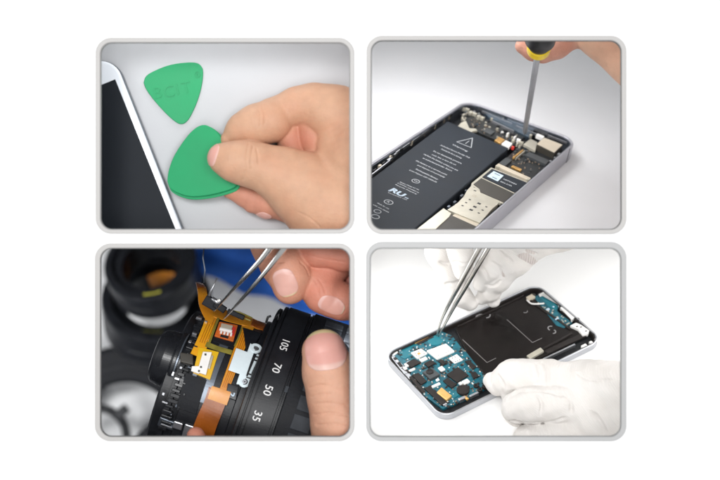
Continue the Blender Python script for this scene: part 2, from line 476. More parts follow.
# ------------------------------------------------------------------ the display board with four windows
OPEN = {1: (100.5, 42.5, 350, 229.7), 2: (371, 40.5, 621.3, 229.7), 3: (100.5, 248, 350, 436.7), 4: (370, 248, 621, 436.7)}
OUT = {1: (96, 38, 354.3, 233.6), 2: (366.7, 36, 626, 234), 3: (95.2, 243.5, 354.5, 441), 4: (366.3, 242, 626, 441)}
def w2(x, y): return (x-360, 240-y)
bm = bmesh.new()
def loop(pts, z):
    vs = [bm.verts.new((x, y, z)) for x, y in pts]; return [bm.edges.new((vs[i], vs[(i+1) % len(vs)])) for i in range(len(vs))]
es = loop([(-900, -700), (900, -700), (900, 700), (-900, 700)], 0)
for k, (x0, y0, x1, y1) in OPEN.items():
    a = w2(x0-0.6, y1+0.6); b = w2(x1+0.6, y0-0.6); es += loop(rrect(a[0], a[1], b[0], b[1], 12), 0)
bmesh.ops.triangle_fill(bm, edges=es, use_beauty=True)
me = bpy.data.meshes.new('display_board')
mb = MB(); bm.verts.index_update()
mb.v = [v.co.copy() for v in bm.verts]; mb.f = [tuple(v.index for v in f.verts) for f in bm.faces]; bm.free()
bo = mb.build('backdrop', 'board_white', smooth=False); struct(bo)
so = bo.modifiers.new('thickness', 'SOLIDIFY'); so.thickness = 5*S; so.offset = -1 if bo.data.polygons[0].normal.z > 0 else 1
FL = {1: 'warm grey rounded frame around the green picks and the hand', 2: 'warm grey rounded frame around the phone and yellow collared screwdriver',
      3: 'light grey rounded frame around the dismantled camera lens', 4: 'cool grey rounded frame around the white gloved hands'}
for k in OPEN:
    a = w2(OPEN[k][0], OPEN[k][3]); b = w2(OPEN[k][2], OPEN[k][1]); inn = rrect(a[0], a[1], b[0], b[1], 11.5, 12)
    a2 = w2(OUT[k][0], OUT[k][3]); b2 = w2(OUT[k][2], OUT[k][1]); out = rrect(a2[0], a2[1], b2[0], b2[1], 15.5, 12)
    def ring(ri, ro, z0, z1, top=None):
        mb = MB(); n = len(ri)
        for pts, z in ((ro, z0), (ro, z1), (ri, z1), (ri, z0)): mb.v += [Vector((x, y, z)) for x, y in pts]
        for q in range(4):
            for i in range(n):
                j = (i+1) % n; q2 = (q+1) % 4; mb.f.append((q*n+i, q*n+j, q2*n+j, q2*n+i))
        return mb
    t = thing('picture_frame', FL[k], 'frame', ((a2[0]+b2[0])/2, (a2[1]+b2[1])/2, 0.2), 'rounded frames on the white board')
    ring(inn, out, 0.2, 2.2).build('border', 'frame_warm' if k < 4 else 'frame_grey', t, bevel=0.7, seg=3)
    d = 0.75
    in2 = rrect(a[0]+d, a[1]+d, b[0]-d, b[1]-d, 11.0, 12)
    ring(in2, inn, -1.5, 1.2).build('lip', 'frame_lip' if k in (2, 3) else 'frame_lip_pale', t)
# added compartment walls separate the panels' light; pale bounces it, dark adds contrast
BOX = {1: (-400, 1, -1, 330, -110), 2: (1, 1, 470, 370, -520), 3: (-860, -650, -1, -1, -1530), 4: (1, -400, 470, -1, -520)}
for k, (x0, y0, x1, y1, zb) in BOX.items():
    mb = MB(); t = 0.9
    for (ax, ay, bx, by) in ((x0-t, y0-t, x0, y1+t), (x1, y0-t, x1+t, y1+t), (x0, y0-t, x1, y0), (x0, y1, x1, y1+t)):
        ax, bx = sorted((ax, bx)); ay, by = sorted((ay, by))
        mb.box(((ax+bx)/2, (ay+by)/2, (zb-5.2)/2), Vector(((bx-ax)/2, 0, 0)), Vector((0, (by-ay)/2, 0)), Vector((0, 0, (-5.2-zb)/2)))
    struct(mb.build('added_partition', 'box_dark' if k == 3 else 'box_inner'))

# ================================================================== PANEL 1 : picks
CLIP[:] = [((-2, 0, 0), (1, 0, 0)), ((0, 2, 0), (0, -1, 0)), ((-398, 0, 0), (-1, 0, 0))]
Z1 = -92.0
mb = MB(); mb.box((-200, 165, Z1-3), Vector((198, 0, 0)), Vector((0, 162, 0)), Vector((0, 0, 3)))
struct(mb.build('tabletop', 'desk_grey'))
# white phone
zt = Z1+17
phn = thing('smartphone', 'white smartphone with black screen lying at the left edge', 'phone', P(120, 160, Z1))
d1 = np.array([56, 142.])/np.linalg.norm([56, 142]); d2 = np.array([-d1[1], d1[0]])*1.0   # along right edge, leftwards
d2 = np.array([-.925, .38])
def ph(o, u, v): return (o[0]+d1[0]*u+d2[0]*v, o[1]+d1[1]*u+d2[1]*v)
cr = (113.0, 53.5)     # sharp upper right corner
def phone_outline(ins, L, Wd, r):
    pts = []
    for cx, cy, a0 in ((ins+r, ins+r, 180), (L, ins, None), (L, Wd, None), (ins+r, Wd-r, 90)):
        if a0 is None: pts.append((cx, cy)); continue
        seq = range(0, 9)
        for k in seq:
            a = math.radians(a0+90*k/8) if a0 == 180 else math.radians(90+90*k/8)
            pts.append((cx+r*math.cos(a), cy+r*math.sin(a)))
    return pts
def ring_prof(levels, L, Wd):
    mb = MB(); n = None
    for (ins, z) in levels:
        r = 22-ins
        o = phone_outline(ins, L, Wd-ins, r)
        n = len(o); mb.v += [P(*ph(cr, u, v), zt) + Vector((0, 0, z)) for u, v in o]
    for q in range(len(levels)-1):
        for i in range(n):
            j = (i+1) % n; mb.f.append((q*n+i, q*n+j, (q+1)*n+j, (q+1)*n+i))
    mb.f.append(tuple(range((len(levels)-1)*n, len(levels)*n))); mb.f.append(tuple(range(n-1, -1, -1)))
    return mb
ring_prof([(0.4, -17), (0, -15), (0, -4.5), (0.4, -3.5)], 330, 150).build('metal_rim', 'steel_dark', phn)
ring_prof([(0.7, -3.4), (0.7, -1.2), (1.6, -0.3), (3.2, 0)], 330, 150).build('front_glass', 'white_gloss', phn)
scr = [(115.2, 79.2), (188, 260), (-20, 345), (-90, 163)]
mb = MB(); top = [P(x, y, zt)+Vector((0, 0, 0.35)) for x, y in scr]; mb.prism(top, [p-Vector((0, 0, 0.3)) for p in top])
mb.build('screen', 'screen_black', phn)
mb = MB()
for (x, y) in ((134.5, 108), (141, 125)):
    c = P(x, y, zt-9); dd = Vector((d1[0], -d1[1], 0)); mb.box(c, dd*5, Vector((dd.y, -dd.x, 0))*1.2, Vector((0, 0, 2)))
mb.build('side_button', 'silver', phn, bevel=0.6)

PICK_A = [(143.5, 82.5), (146.5, 75.5), (157, 69.5), (170, 64.8), (184, 62.6), (196, 62.7), (201.5, 66.5), (203, 73), (201.5, 86), (197.3, 101), (191, 115), (186, 122), (180.5, 124), (174.5, 121), (165, 112.5), (153, 99), (146, 89)]
def pick(pts, zf, name, label, th=1.8, m='green'):
    """zf(px,py) height"""
    q = catmull(pts+[pts[0]], 4)[:-1]
    top = [P(x, y, zf(x, y)+th) for x, y in q]; bot = [p-Vector((0, 0, th)) for p in top]
    mb = MB(); mb.prism(top, bot)
    return mb.build(name, m, bevel=0.7, seg=3)
pa = pick(PICK_A, lambda x, y: Z1+0.3, 'pry_pick', None)
tag(pa, 'green triangular plastic pick lying alone above the hand, embossed lettering', 'pick', 'green plastic opening picks')
mb = MB(); zp = Z1+2.1
X = Vector((math.cos(math.radians(11)), math.sin(math.radians(11)), 0)); Y = Vector((-X.y, X.x, 0))
k1 = K(zp)
for ch, x, y, sz in (('B', 155.5, 98.5, 16.5), ('C', 165.5, 97.5, 16.5), ('I', 178, 94.5, 16.5), ('T', 183, 93.3, 16.5)):
    text_at(mb, ch, P(x, y, zp), X, Y, Vector((0, 0, 1)), sz*k1, th=0.55, bold=-0.01)
mb.build('embossed_lettering', 'green', pa, bevel=0.3)
mb = MB(); c = P(197.5, 74.3, zp); mb.lathe(c, (0, 0, 1), (1, 0, 0), [(0, 2.7), (0.4, 2.7), (0.4, 3.2), (0, 3.2)], 24, closed=True)
text_at(mb, 'R', c, X, Y, Vector((0, 0, 1)), 4, th=0.4, center=True)
mb.build('embossed_mark', 'green', pa)
PICK_B = [(167.2, 181), (168.5, 171), (173, 158), (180, 146), (189, 134), (197, 127), (204.5, 124.8), (212, 128), (220, 136), (229, 155), (236, 172), (237.5, 181), (234, 187.5), (222, 192), (206, 195.5), (190, 196.3), (178, 193), (170, 188)]
zfb = lambda x, y: -72+0.16*(x-167)
def shift(pts, dx, dy): return [(x+dx, y+dy) for x, y in pts]
pc = pick([(x+1.2+0.02*(x-167), y+(3.2 if y > 165 else 1.0)) for x, y in PICK_B], lambda x, y: zfb(x, y)-4.6, 'pry_pick', None, th=1.6)
tag(pc, 'lower green pick of the pinched pair, its edge showing below', 'pick', 'green plastic opening picks')
pb = pick(PICK_B, zfb, 'pry_pick', None, th=2.0)
tag(pb, 'upper green pick pinched under the thumb, corner touching the phone', 'pick', 'green plastic opening picks')

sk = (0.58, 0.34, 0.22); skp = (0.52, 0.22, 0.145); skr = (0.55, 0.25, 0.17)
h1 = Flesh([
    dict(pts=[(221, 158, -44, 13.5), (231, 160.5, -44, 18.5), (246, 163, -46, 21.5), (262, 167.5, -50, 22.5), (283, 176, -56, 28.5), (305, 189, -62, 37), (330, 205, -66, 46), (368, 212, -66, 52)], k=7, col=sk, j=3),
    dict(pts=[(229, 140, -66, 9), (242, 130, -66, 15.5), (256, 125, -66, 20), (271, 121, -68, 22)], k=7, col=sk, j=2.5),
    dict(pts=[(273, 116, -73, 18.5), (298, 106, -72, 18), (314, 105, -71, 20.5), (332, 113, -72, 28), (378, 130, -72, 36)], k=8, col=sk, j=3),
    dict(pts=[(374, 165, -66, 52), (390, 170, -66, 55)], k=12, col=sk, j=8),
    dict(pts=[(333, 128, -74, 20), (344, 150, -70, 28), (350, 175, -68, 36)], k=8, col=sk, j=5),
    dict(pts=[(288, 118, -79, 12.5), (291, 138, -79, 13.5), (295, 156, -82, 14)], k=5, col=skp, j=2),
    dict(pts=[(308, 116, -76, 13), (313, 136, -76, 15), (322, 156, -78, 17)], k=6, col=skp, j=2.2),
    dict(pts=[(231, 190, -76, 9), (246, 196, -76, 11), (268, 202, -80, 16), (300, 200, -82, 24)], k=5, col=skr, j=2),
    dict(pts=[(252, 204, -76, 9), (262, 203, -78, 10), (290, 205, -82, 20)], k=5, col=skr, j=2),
], cuts=[((249.5, 139, -27), (247, 160, -22), 0.7, 2.0), ((247, 160, -22), (242, 183, -28), 0.7, 2.0),
         ((254, 146, -26), (252, 172, -22), 0.4, 1.5),
         ((320, 200, -32), (335, 215, -26), 0.3, 2),
         ((280, 205, -30), (300, 223, -38), 0.5, 3)], wob=0.35, ws=0.06)
h1.cuts = []
h1.crease([[(249, 143), (246.5, 155), (246, 168), (243, 180)], [(253, 146), (251, 158), (251, 170)]], 0.5, 1.6)
h1.crease([[(257, 106), (260, 115), (260, 126)], [(262, 105), (264.5, 115), (264, 124)], [(298, 212), (310, 218), (320, 227)], [(256, 148), (258, 156), (258, 164)]], 0.3, 1.4)
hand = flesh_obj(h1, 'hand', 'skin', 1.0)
tag(hand, 'bare hand from the right pinching green picks between thumb and forefinger', 'hand')
nail_obj(h1, hand, (214.5, 155, -40), (203, 151, -46), 12, 9, nrm=(-0.55, 0.05, 0.83), bed=(0.72, 0.38, 0.32), edge=(0.72, 0.55, 0.40), e0=0.82)
nail_obj(h1, hand, (262, 210, -80), (257, 216, -84), 7, 7, nrm=(0.1, -0.8, 0.55), bed=(0.75, 0.42, 0.36), edge=(0.75, 0.55, 0.45))

# ================================================================== PANEL 2 : opened phone and screwdriver
CLIP[:] = [((2, 0, 0), (-1, 0, 0)), ((0, 2, 0), (0, -1, 0)), ((468, 0, 0), (1, 0, 0)), ((0, 368, 0), (0, 1, 0)), ((0, 0, -5.5), (0, 0, 1))]
def ray_(p): return Vector((p[0]-360, 240-p[1], -D)).normalized()
TLp, TRp = (466.6, 99.5), (579, 140.5)
l1 = ray_(TLp).cross(ray_((371, 162.5))); l2 = ray_(TRp).cross(ray_((480, 227)))
V = l1.cross(l2).normalized(); V = V if V.z > 0 else -V
U = V.cross(ray_(TLp).cross(ray_(TRp))).normalized(); U = U if U.x > 0 else -U
print('pose', U, V)
base = Pl((0, 0, 0), U, V)
# distance so that the lower left of the view lies just under the board
cam = Vector((0, 0, D))
rBL = Vector((372-360, 240-235, -D)); pBL = cam+rBL*((D+34)/D)
A_ = Pl(pBL, U, V)
TL = A_.at(*TLp); TR = A_.at(*TRp)
A_ = Pl(TL, TR-TL, V); Wd = (TR-TL).length; LA = 520
T_A = Wd*0.125
A_.lim = (Wd*0.028+.6, Wd*.972-.6, Wd*0.028+.6, 400)
f2 = Pl(A_.loc(0, 0, -T_A-0.3), A_.U, A_.V)
mb = MB(); pts = [f2.at(362, 10), f2.at(760, 10), f2.at(760, 260), f2.at(362, 260)]
pts = [f2.loc(a, b) for a, b in ((-700, -500), (700, -500), (700, 700), (-700, 700))]
mb.prism(pts, [p-f2.N*3 for p in pts]); struct(mb.build('tabletop', 'desk_pale'))
ph2 = thing('opened_smartphone', 'opened silver smartphone showing its black battery under a screwdriver', 'phone', A_.loc(Wd/2, 60, -T_A))
rr = Wd*0.15
outer = rrect(0, 0, Wd, LA, rr, 10); wl = Wd*0.02
innr = rrect(wl, wl, Wd-wl, LA-wl, rr-wl, 10)
def rail(pl, ro, ri, h0, h1, inset=0.6):
    mb = MB(); n = len(ro)
    for pts, h in ((ro, h0), (ro, h1), (ri, h1), (ri, h0)): mb.v += [pl.loc(x, y, h) for x, y in pts]
    for q in range(4):
        for i in range(n):
            j = (i+1) % n; q2 = (q+1) % 4; mb.f.append((q*n+i, q*n+j, q2*n+j, q2*n+i))
    return mb
rail(A_, outer, innr, -T_A, 0).build('side_frame', 'silver_side', ph2, bevel=0.8, seg=3)
o2 = rrect(wl*0.9, wl*0.9, Wd-wl*0.9, LA-wl*0.9, rr-wl*.9, 10); i2 = rrect(wl*1.4, wl*1.4, Wd-wl*1.4, LA-wl*1.4, rr-wl*1.4, 10)
rail(A_, rrect(.9, .9, Wd-.9, LA-.9, rr-.9, 10), rrect(1.7, 1.7, Wd-1.7, LA-1.7, rr-1.7, 10), -0.2, 0.35).build('bright_edge', 'silver', ph2)
rail(A_, o2, i2, -T_A+2, -1.4).build('inner_rim', 'steel_dark', ph2, bevel=0.3)
A_.lprism(MB(), innr, -T_A+0.2, -T_A+3.0).build('back_shell', 'black_well', ph2)
# antenna breaks in the frame
mb = MB()
for v in (Wd*0.2, ):
    mb.box(A_.loc(Wd-0.2, v, -T_A/2), A_.U*0.5, A_.V*0.9, A_.N*(T_A/2-0.2))
mb.build('antenna_gap', 'black_rubber', ph2)
HB = -2.0
bat = A_.part('battery', 'battery', ph2, [(447.5, 121), (508.7, 148), (400, 242), (310, 224)], -T_A+3, HB, bevel=1.2)
# lettering on the battery
Xd = (A_.at(467.6, 151.4, HB)-A_.at(452.3, 144.4, HB)).normalized(); Yd = A_.N.cross(Xd).normalized()
if Yd.y < 0: Yd = -Yd
def tfit(mb, s, p0, p1, size=4.3, h=HB, bold=0.012):
    a = A_.at(*p0, h); b = A_.at(*p1, h); X = (b-a).normalized(); Yy = A_.N.cross(X); Yy = Yy if Yy.y > 0 else -Yy
    text_at(mb, s, a+A_.N*0.05-Yy*size*0.3, X, Yy, A_.N, size, width=(b-a).length, th=0.1, bold=bold)
mb = MB()
for s, a, b in (("Warning", (452.3, 144.4), (467.6, 151.4)), ("Authorized Service Provider Only", (440.5, 145), (470, 158)),
                ("Potential for fire or burning.", (441.4, 149), (462, 158.4)), ("Do not disassemble, puncture,", (433.5, 151), (462, 163.7)),
                ("crush, heat, or burn. Do not", (432, 154.5), (456, 165)), ("replace the battery unless you are", (424, 154), (458, 170.7)),
                ("an authorized provider. Return", (423, 158), (452, 171)), ("the battery to a service point", (416, 160.5), (447, 175)),
                ("and dispose of it promptly", (417.5, 165), (445, 177.5)), ("Rechargeable Battery", (416, 169), (438, 179.5)),
                ("Li-ion Polymer 3.8V 1560mAh", (409.6, 170), (436.7, 182.3))):
    tfit(mb, s, a, b)
mb.build('warning_text', 'ink_grey', bat)
mb = MB()
for s, a, b in (("Battery Charge 4.3 Vdc", (400, 182), (419, 190)), ("5.92Whr Limited to", (397.5, 183), (419, 192.8)), ("Recycle Properly", (395.5, 184.5), (417, 194.3))):
    tfit(mb, s, a, b, size=3.2)
tfit(mb, "Component 12X", (388, 192.5), (407, 200), size=2.6)
tfit(mb, "Made for use", (377.5, 203), (389, 209), size=3.0); tfit(mb, "with one device", (373, 204.5), (389, 212.5), size=3.0)
mb.build('small_text', 'ink_grey', bat)
mb = MB(); tfit(mb, "RU", (391, 189.3), (404, 195.9), size=12.5, bold=0.045); tfit(mb, "us", (405, 197), (408.5, 198.7), size=4, bold=0.02); tfit(mb, "c", (388.5, 190.3), (390.3, 191.2), size=5, bold=0.02)
mb.build('approval_mark', 'ink_blue', bat)
mb = MB()
for x, y, r in ((415.8, 181, 4.6), (388.6, 202, 5.0), (375.5, 216.5, 4.4), (377.5, 211.3, 4.0)):
    A_.disc(mb, x, y, r*1.05, HB, HB+0.15, 32, hole=r*0.87)
for x, y, ch, z in ((415.8, 181, 'W', 5), (388.6, 202, 'R', 6), ):
    text_at(mb, ch, A_.at(x, y, HB+0.05), Xd, Yd, A_.N, z, th=0.1, center=True)
keep_ = len(mb.pc); start_ = len(mb.v)
tri = [(456.8, 141.8), (472.5, 138.0), (471.2, 147.6)]
q = [A_.at(x, y, HB+0.1) for x, y in tri]
for i in range(3):
    a, b = q[i], q[(i+1) % 3]; t = (b-a).normalized(); mb.box((a+b)/2, (b-a)/2+t*0.3, A_.N.cross(t)*0.45, A_.N*0.08)
a = A_.at(465.5, 143.5, HB+0.1); b = A_.at(469.2, 140.8, HB+.1); t = (b-a).normalized(); mb.box((a+b)/2, (b-a)/2, A_.N.cross(t)*0.4, A_.N*0.08)
mb.pc = mb.pc[:keep_]+[start_]
mb.build('symbol', 'ink_grey', bat)
# left rail clips
mb = MB()
def bar(mb, pl, p0, p1, w, h0, h1):
    a = pl.at(*p0, h1); b = pl.at(*p1, h1); t = (b-a).normalized(); s = pl.N.cross(t)*w/2
    top = [pl.cl(p) for p in (a-s, b-s, b+s, a+s)]; mb.prism(top, [p-pl.N*(h1-h0) for p in top])
bar(mb, A_, (372, 174), (390, 160), 1.6, -6, -2.5); bar(mb, A_, (396, 152), (431, 127), 1.3, -6, -2); bar(mb, A_, (431, 127), (433, 123), 1.3, -6, -2)
bar(mb, A_, (388, 160), (397, 151), 3.4, -7, -3)
mb.build('clip_rail', 'silver', ph2, bevel=0.3)
mb = MB()
for x, y, w, l in ((380, 165, 3, 5), (391, 156, 4, 4), (434, 124, 5, 3), (442, 118, 5, 3), (447, 114.5, 3, 5), (412, 141, 2, 4), (424, 131.5, 2, 4)):
    A_.cbox(mb, x, y, w, l, -8, -2.2)
mb.build('rail_catch', 'beige_dull', ph2, bevel=0.3)
mb = MB()
for i in range(9):
    t = i/8; x = 374+(447-374)*t; y = 169+(112.5-169)*t
    A_.cbox(mb, x+0.5, y+0.3, 1.3, 7, -5, -1.3)
mb.build('gasket', 'black_rubber', ph2, bevel=0.3)
# top end
mb = MB(); A_.prism(mb, [(487, 106.5), (500, 110.5), (535, 128.5), (529, 137), (505, 125), (489, 117)], -10, -4.5)
mb.build('shield_plate', 'steel_blue', ph2, bevel=0.4)
mb = MB(); bar(mb, A_, (492, 120), (514, 130.5), 1.2, -8, -3.8); bar(mb, A_, (490, 110), (500, 115), 1.0, -8, -3.4); bar(mb, A_, (470, 100.5), (486, 104), 1.4, -6, -1.8)
mb.build('shield_edge', 'silver', ph2, bevel=0.2)
mb = MB()
for x, y, w, l, h in ((467.5, 108.5, 6, 4, -3), (471, 111.5, 4, 6, -2), (475, 113, 6, 4, -2.5), (479, 115.5, 4, 6, -2), (482.5, 117, 5, 5, -3), (464, 114, 2.5, 6, -4), (463, 118, 2.5, 3, -5), (492, 118, 3, 3, -4), (503, 118, 2, 2, -4), (486, 122, 3, 2, -6)):
    A_.cbox(mb, x, y, w, l, h-5, h)
mb.build('camera_bracket', 'beige_metal', ph2, bevel=0.4)
mb = MB()
for x, y, r in ((474.5, 111, 1.5), (479, 113, 1.3), (503, 118, 1.2)): A_.disc(mb, x, y, r, -3, -1.4, 16)
mb.build('screw', 'silver', ph2, bevel=0.2)
mb = MB(); A_.prism(mb, [(456.5, 127.5), (461, 122.5), (466, 120.5), (469.5, 128), (476, 128.5), (477.5, 130.5), (474, 130.8), (469.5, 133), (463, 130.5)], -5, -2.2)
mb.build('ground_bracket', 'beige_metal', ph2, bevel=0.4)
mb = MB(); A_.prism(mb, [(470, 113), (500, 124), (526, 136), (512, 146), (480, 133), (462, 121)], -12, -7)
mb.build('top_board', 'pcb_black', ph2, bevel=0.3)
A_.part('chip', 'chip_grey', ph2, [(482, 130), (486, 127.5), (495, 131.5), (491, 134.5)], -8, -4.5)
mb = MB(); A_.prism(mb, [(494.5, 140), (499, 136.5), (505, 139.5), (500.5, 143.2)], -7, -2.5); mb.build('gold_connector', 'gold', ph2, bevel=0.3)
mb = MB(); A_.prism(mb, [(501.5, 143.6), (505.8, 140.2), (512.5, 143.3), (509, 147.2)], -7, -3); A_.cbox(mb, 508, 133, 2.2, 4.5, -8, -2); A_.cbox(mb, 502.5, 131.5, 3, 2, -8, -4)
A_.cbox(mb, 515, 136.5, 2, 5, -8, -2); A_.cbox(mb, 519, 139, 5, 2.5, -8, -2)
mb.build('pale_connector', 'white_part', ph2, bevel=0.3)
mb = MB(); A_.cbox(mb, 513.2, 146.4, 3.4, 3.0, -6, -1.6); mb.build('red_pad', 'red', ph2, bevel=0.5)
mb = MB(); A_.cbox(mb, 521, 141.5, 7, 4, -8, -3.5); A_.cbox(mb, 513.5, 139.5, 3, 5, -8, -3.2); A_.cbox(mb, 517.5, 143, 2, 4, -8, -3.2); A_.cbox(mb, 531, 134.5, 3, 4, -8, -2.5)
mb.build('spring_contact', 'beige_metal', ph2, bevel=0.4)
mb = MB(); A_.prism(mb, [(520, 146), (531, 142), (557, 156), (532, 178), (500, 163)], -12, -7.5); mb.build('main_board', 'pcb_black', ph2, bevel=0.3)
mb = MB(); A_.prism(mb, [(523.5, 144), (530.4, 138.5), (537.3, 142), (535.5, 150.5)], -7, -3.2); mb.build('metal_bracket', 'beige_metal', ph2, bevel=0.4)
mb = MB(); A_.prism(mb, [(536, 134.6), (538, 133.4), (544.5, 136.2), (543, 137.8)], -7, -2.0); mb.build('light_bar', 'white_part', ph2, bevel=0.2)
mb = MB(); A_.prism(mb, [(536.6, 144.4), (544, 138), (562.6, 145.2), (554.4, 153.2)], -8, 0.6); cmo = mb.build('camera_module', 'chip_brown', ph2, bevel=0.4)
mb = MB(); A_.prism(mb, [(536.9, 143.6), (544.2, 137.4), (562.5, 144.5), (554.4, 152.3)], 0.7, 1.6); mb.build('metal_cover', 'beige_dull', cmo, bevel=0.4)
A_.part('dark_connector', 'chip_grey', ph2, [(525, 154.6), (529, 151.6), (549.5, 160.3), (546, 164.2)], -7.5, -3.5, bevel=0.5)
mb = MB(); bar(mb, A_, (513.5, 157.2), (523, 149.5), 2.2, -7, -4.0); mb.build('gold_strip', 'gold', ph2, bevel=0.3)
mb = MB(); bar(mb, A_, (515.8, 158), (525, 150.4), 0.9, -7, -3.9); mb.build('strip_edge', 'beige_metal', ph2)
A_.part('chip', 'chip_grey', ph2, [(499, 162.8), (506, 157.3), (512, 160), (505.5, 165.6)], -7.5, -4.5)
mb = MB(); A_.prism(mb, [(511, 166.3), (513, 165), (522, 169), (520.5, 170.8)], -7.5, -5); mb.build('gold_contact', 'gold', ph2, bevel=0.3)
mb = MB()
for x, y, w, l in ((552, 161, 6, 3), (556, 157.5, 5, 2.5), (545, 168, 2, 3), (540, 172, 2, 3), (559, 153.5, 3, 5)): A_.cbox(mb, x, y, w, l, -8, -2.2)
mb.build('edge_contact', 'silver', ph2, bevel=0.3)
mb = MB()
for k in range(26):
    t = random.random(); q = random.random(); x = 520+26*t-12*q; y = 150+12*t+10*q
    A_.cbox(mb, x, y, random.uniform(.8, 2), random.uniform(.8, 2), -8, -6.2)
for k in range(30):
    t = random.random(); q = random.random(); x = 472+45*t-6*q; y = 117+21*t+7*q
    A_.cbox(mb, x, y, random.uniform(.7, 1.8), random.uniform(.7, 1.8), -8, -5.5)
mb.build('small_component', 'tan_dark', ph2, bevel=0.1)
def scatter_a(n, poly, w0, w1, h, m, seed):
    rnd = random.Random(seed); mb = MB(); k = 0
    while k < n:
        x = rnd.uniform(min(p[0] for p in poly), max(p[0] for p in poly)); y = rnd.uniform(min(p[1] for p in poly), max(p[1] for p in poly))
        c = False
        for (x1, y1), (x2, y2) in zip(poly, poly[1:]+poly[:1]):
            if (y1 > y) != (y2 > y) and x < (x2-x1)*(y-y1)/(y2-y1)+x1: c = not c
        if c: A_.cbox(mb, x, y, rnd.uniform(w0, w1), rnd.uniform(w0, w1), -8.5, h-rnd.random()*2); k += 1
    mb.build('small_component', m, ph2, bevel=0.2)
top_zone = [(462, 108), (478, 105), (500, 117), (545, 134), (560, 141), (548, 142), (520, 150), (500, 138), (478, 128), (462, 120)]
right_zone = [(520, 146), (531, 142), (557, 156), (532, 178), (500, 163)]
scatter_a(34, top_zone, 1.2, 4.5, -4.0, 'black_rubber', 11)
scatter_a(22, top_zone, 0.8, 3.0, -3.6, 'beige_metal', 12)
scatter_a(12, top_zone, 0.8, 2.5, -3.4, 'steel_blue', 13)
scatter_a(18, right_zone, 1.2, 4.0, -5.0, 'chip_grey', 14)
scatter_a(12, right_zone, 0.8, 2.2, -4.6, 'tan_dark', 15)
mb = MB()
for a, b, ww in (((474, 104.5), (505, 116.5), 0.9), ((508, 118), (548, 133), 0.8), ((482, 110.5), (512, 123), 0.7), ((516, 125), (540, 135), 0.7), ((548, 134.5), (567, 142), 0.9), ((569, 150), (556, 160), 0.8)):
    bar(mb, A_, a, b, ww, -6, -2.6)
mb.build('metal_ledge', 'silver', ph2, bevel=0.2)
# shielded board with label
mb = MB(); A_.prism(mb, [(495.5, 165.5), (498.5, 163.2), (531, 177.8), (529, 180.2)], -8, -3.0); mb.build('shield_strip', 'beige_dull', ph2, bevel=0.4)
mb = MB()
for x, y in ((498.5, 166.2), (528.5, 178.8), (474, 187), (500, 202.3)): A_.disc(mb, x, y, 2.1, -5, -2.3, 20, hole=0.9)
mb.build('screw_ring', 'beige_metal', ph2, bevel=0.2)
shd = A_.part('shield_frame', 'beige_metal', ph2, [(491, 167.3), (528.8, 182.3), (504.5, 204.5), (470.5, 188), (471.5, 183)], -8, -4.0, bevel=0.3)
A_.part('labelled_panel', 'battery', shd, [(492, 168.6), (527, 182.5), (515, 192.2), (482.3, 176.8)], -4.2, -3.2, bevel=0.3)
A_.part('dark_panel', 'chip_brown', shd, [(481.2, 177.9), (513.8, 193.3), (504.2, 202.3), (480.5, 192), (479.5, 188.5), (473.5, 184)], -4.2, -3.4, bevel=0.3)
A_.part('blank_label', 'label_blue', shd, [(493.8, 171), (503.6, 175.5), (497.8, 181.3), (487, 176.2)], -3.2, -3.05, bevel=0)
mb = MB()
for a, b in (((494.7, 173.2), (499.8, 175.6)), ((492.5, 176.8), (497, 179))): bar(mb, A_, a, b, 1.6, -3.05, -2.95)
mb.build('label_mark', 'steel_dark', shd)
mb = MB(); tfit(mb, "H5TC4G4", (503.5, 179), (516.5, 184.6), size=3.6, h=-3.2, bold=0.03); tfit(mb, "RKA 319A", (500.5, 181.5), (512, 186.3), size=3.6, h=-3.2, bold=0.03)
mb.build('panel_text', 'ink_grey', shd)
# sim tray
simp = [(471, 185.8), (476.8, 188.6), (478.2, 191.6), (499, 202), (497.5, 204.5), (492.5, 208.5), (487, 214.9), (481.7, 223.3), (447.4, 209.4), (453, 206), (458.5, 201.8), (463.5, 196.5), (467, 190.2)]
sim = A_.part('card_tray', 'beige_metal', ph2, simp, -7, -1.8, bevel=0.4)
mb = MB()
for zx, zy, w in ((340, 110, 2.2), (312, 133, 2.2), (285, 156, 2.2), (410, 140, 3.6), (378, 165, 3.6), (350, 188, 3.6), (465, 165, 2.2), (437, 190, 2.2), (408, 212, 2.2)):
    A_.cbox(mb, 425+zx/7.58, 185+zy/7.58, w*1.1, w, -1.82, -1.7)
A_.cbox(mb, 475, 190.6, 3, 2, -1.82, -1.7)
mb.build('slot', 'black_rubber', sim)
mb = MB(); c = (474.5, 195.8)
for dx, dy, a in ((0, 0, 1),):
    ctr = A_.at(*c, -1.65)
    for sx, sy, w, l in ((0, 1.6, 3, .25), (0, -1.6, 3, .25), (1.9, 0, .25, 1.6), (-1.9, 0, .25, 1.6)):
        mb.box(ctr+A_.U*sx*1.2+A_.V*sy, A_.U*w*.7, A_.V*l, A_.N*0.05)
mb.build('stamped_outline', 'beige_dull', sim)
A_.part('lower_strip', 'beige_metal', ph2, [(443.5, 208), (451.5, 213.3), (449, 217), (432, 232.5), (424, 240), (408, 236)], -7, -2.4, bevel=0.4)
A_.part('lower_panel', 'chip_brown', ph2, [(451, 214.5), (479.5, 226), (470, 238), (428, 238)], -8, -3.4, bevel=0.4)
A_.part('lower_tab', 'beige_dull', ph2, [(452.5, 215.5), (455, 213.5), (480, 224), (478, 227)], -8, -3.2, bevel=0.3)
mb = MB()
for x, y, w, l in ((462, 195, 3, 6), (455, 201.5, 3, 5), (449, 206, 3, 5), (466, 190, 2, 4)): A_.cbox(mb, x, y, w, l, -9, -4.5)
mb.build('side_flex', 'steel_dark', ph2, bevel=0.4)

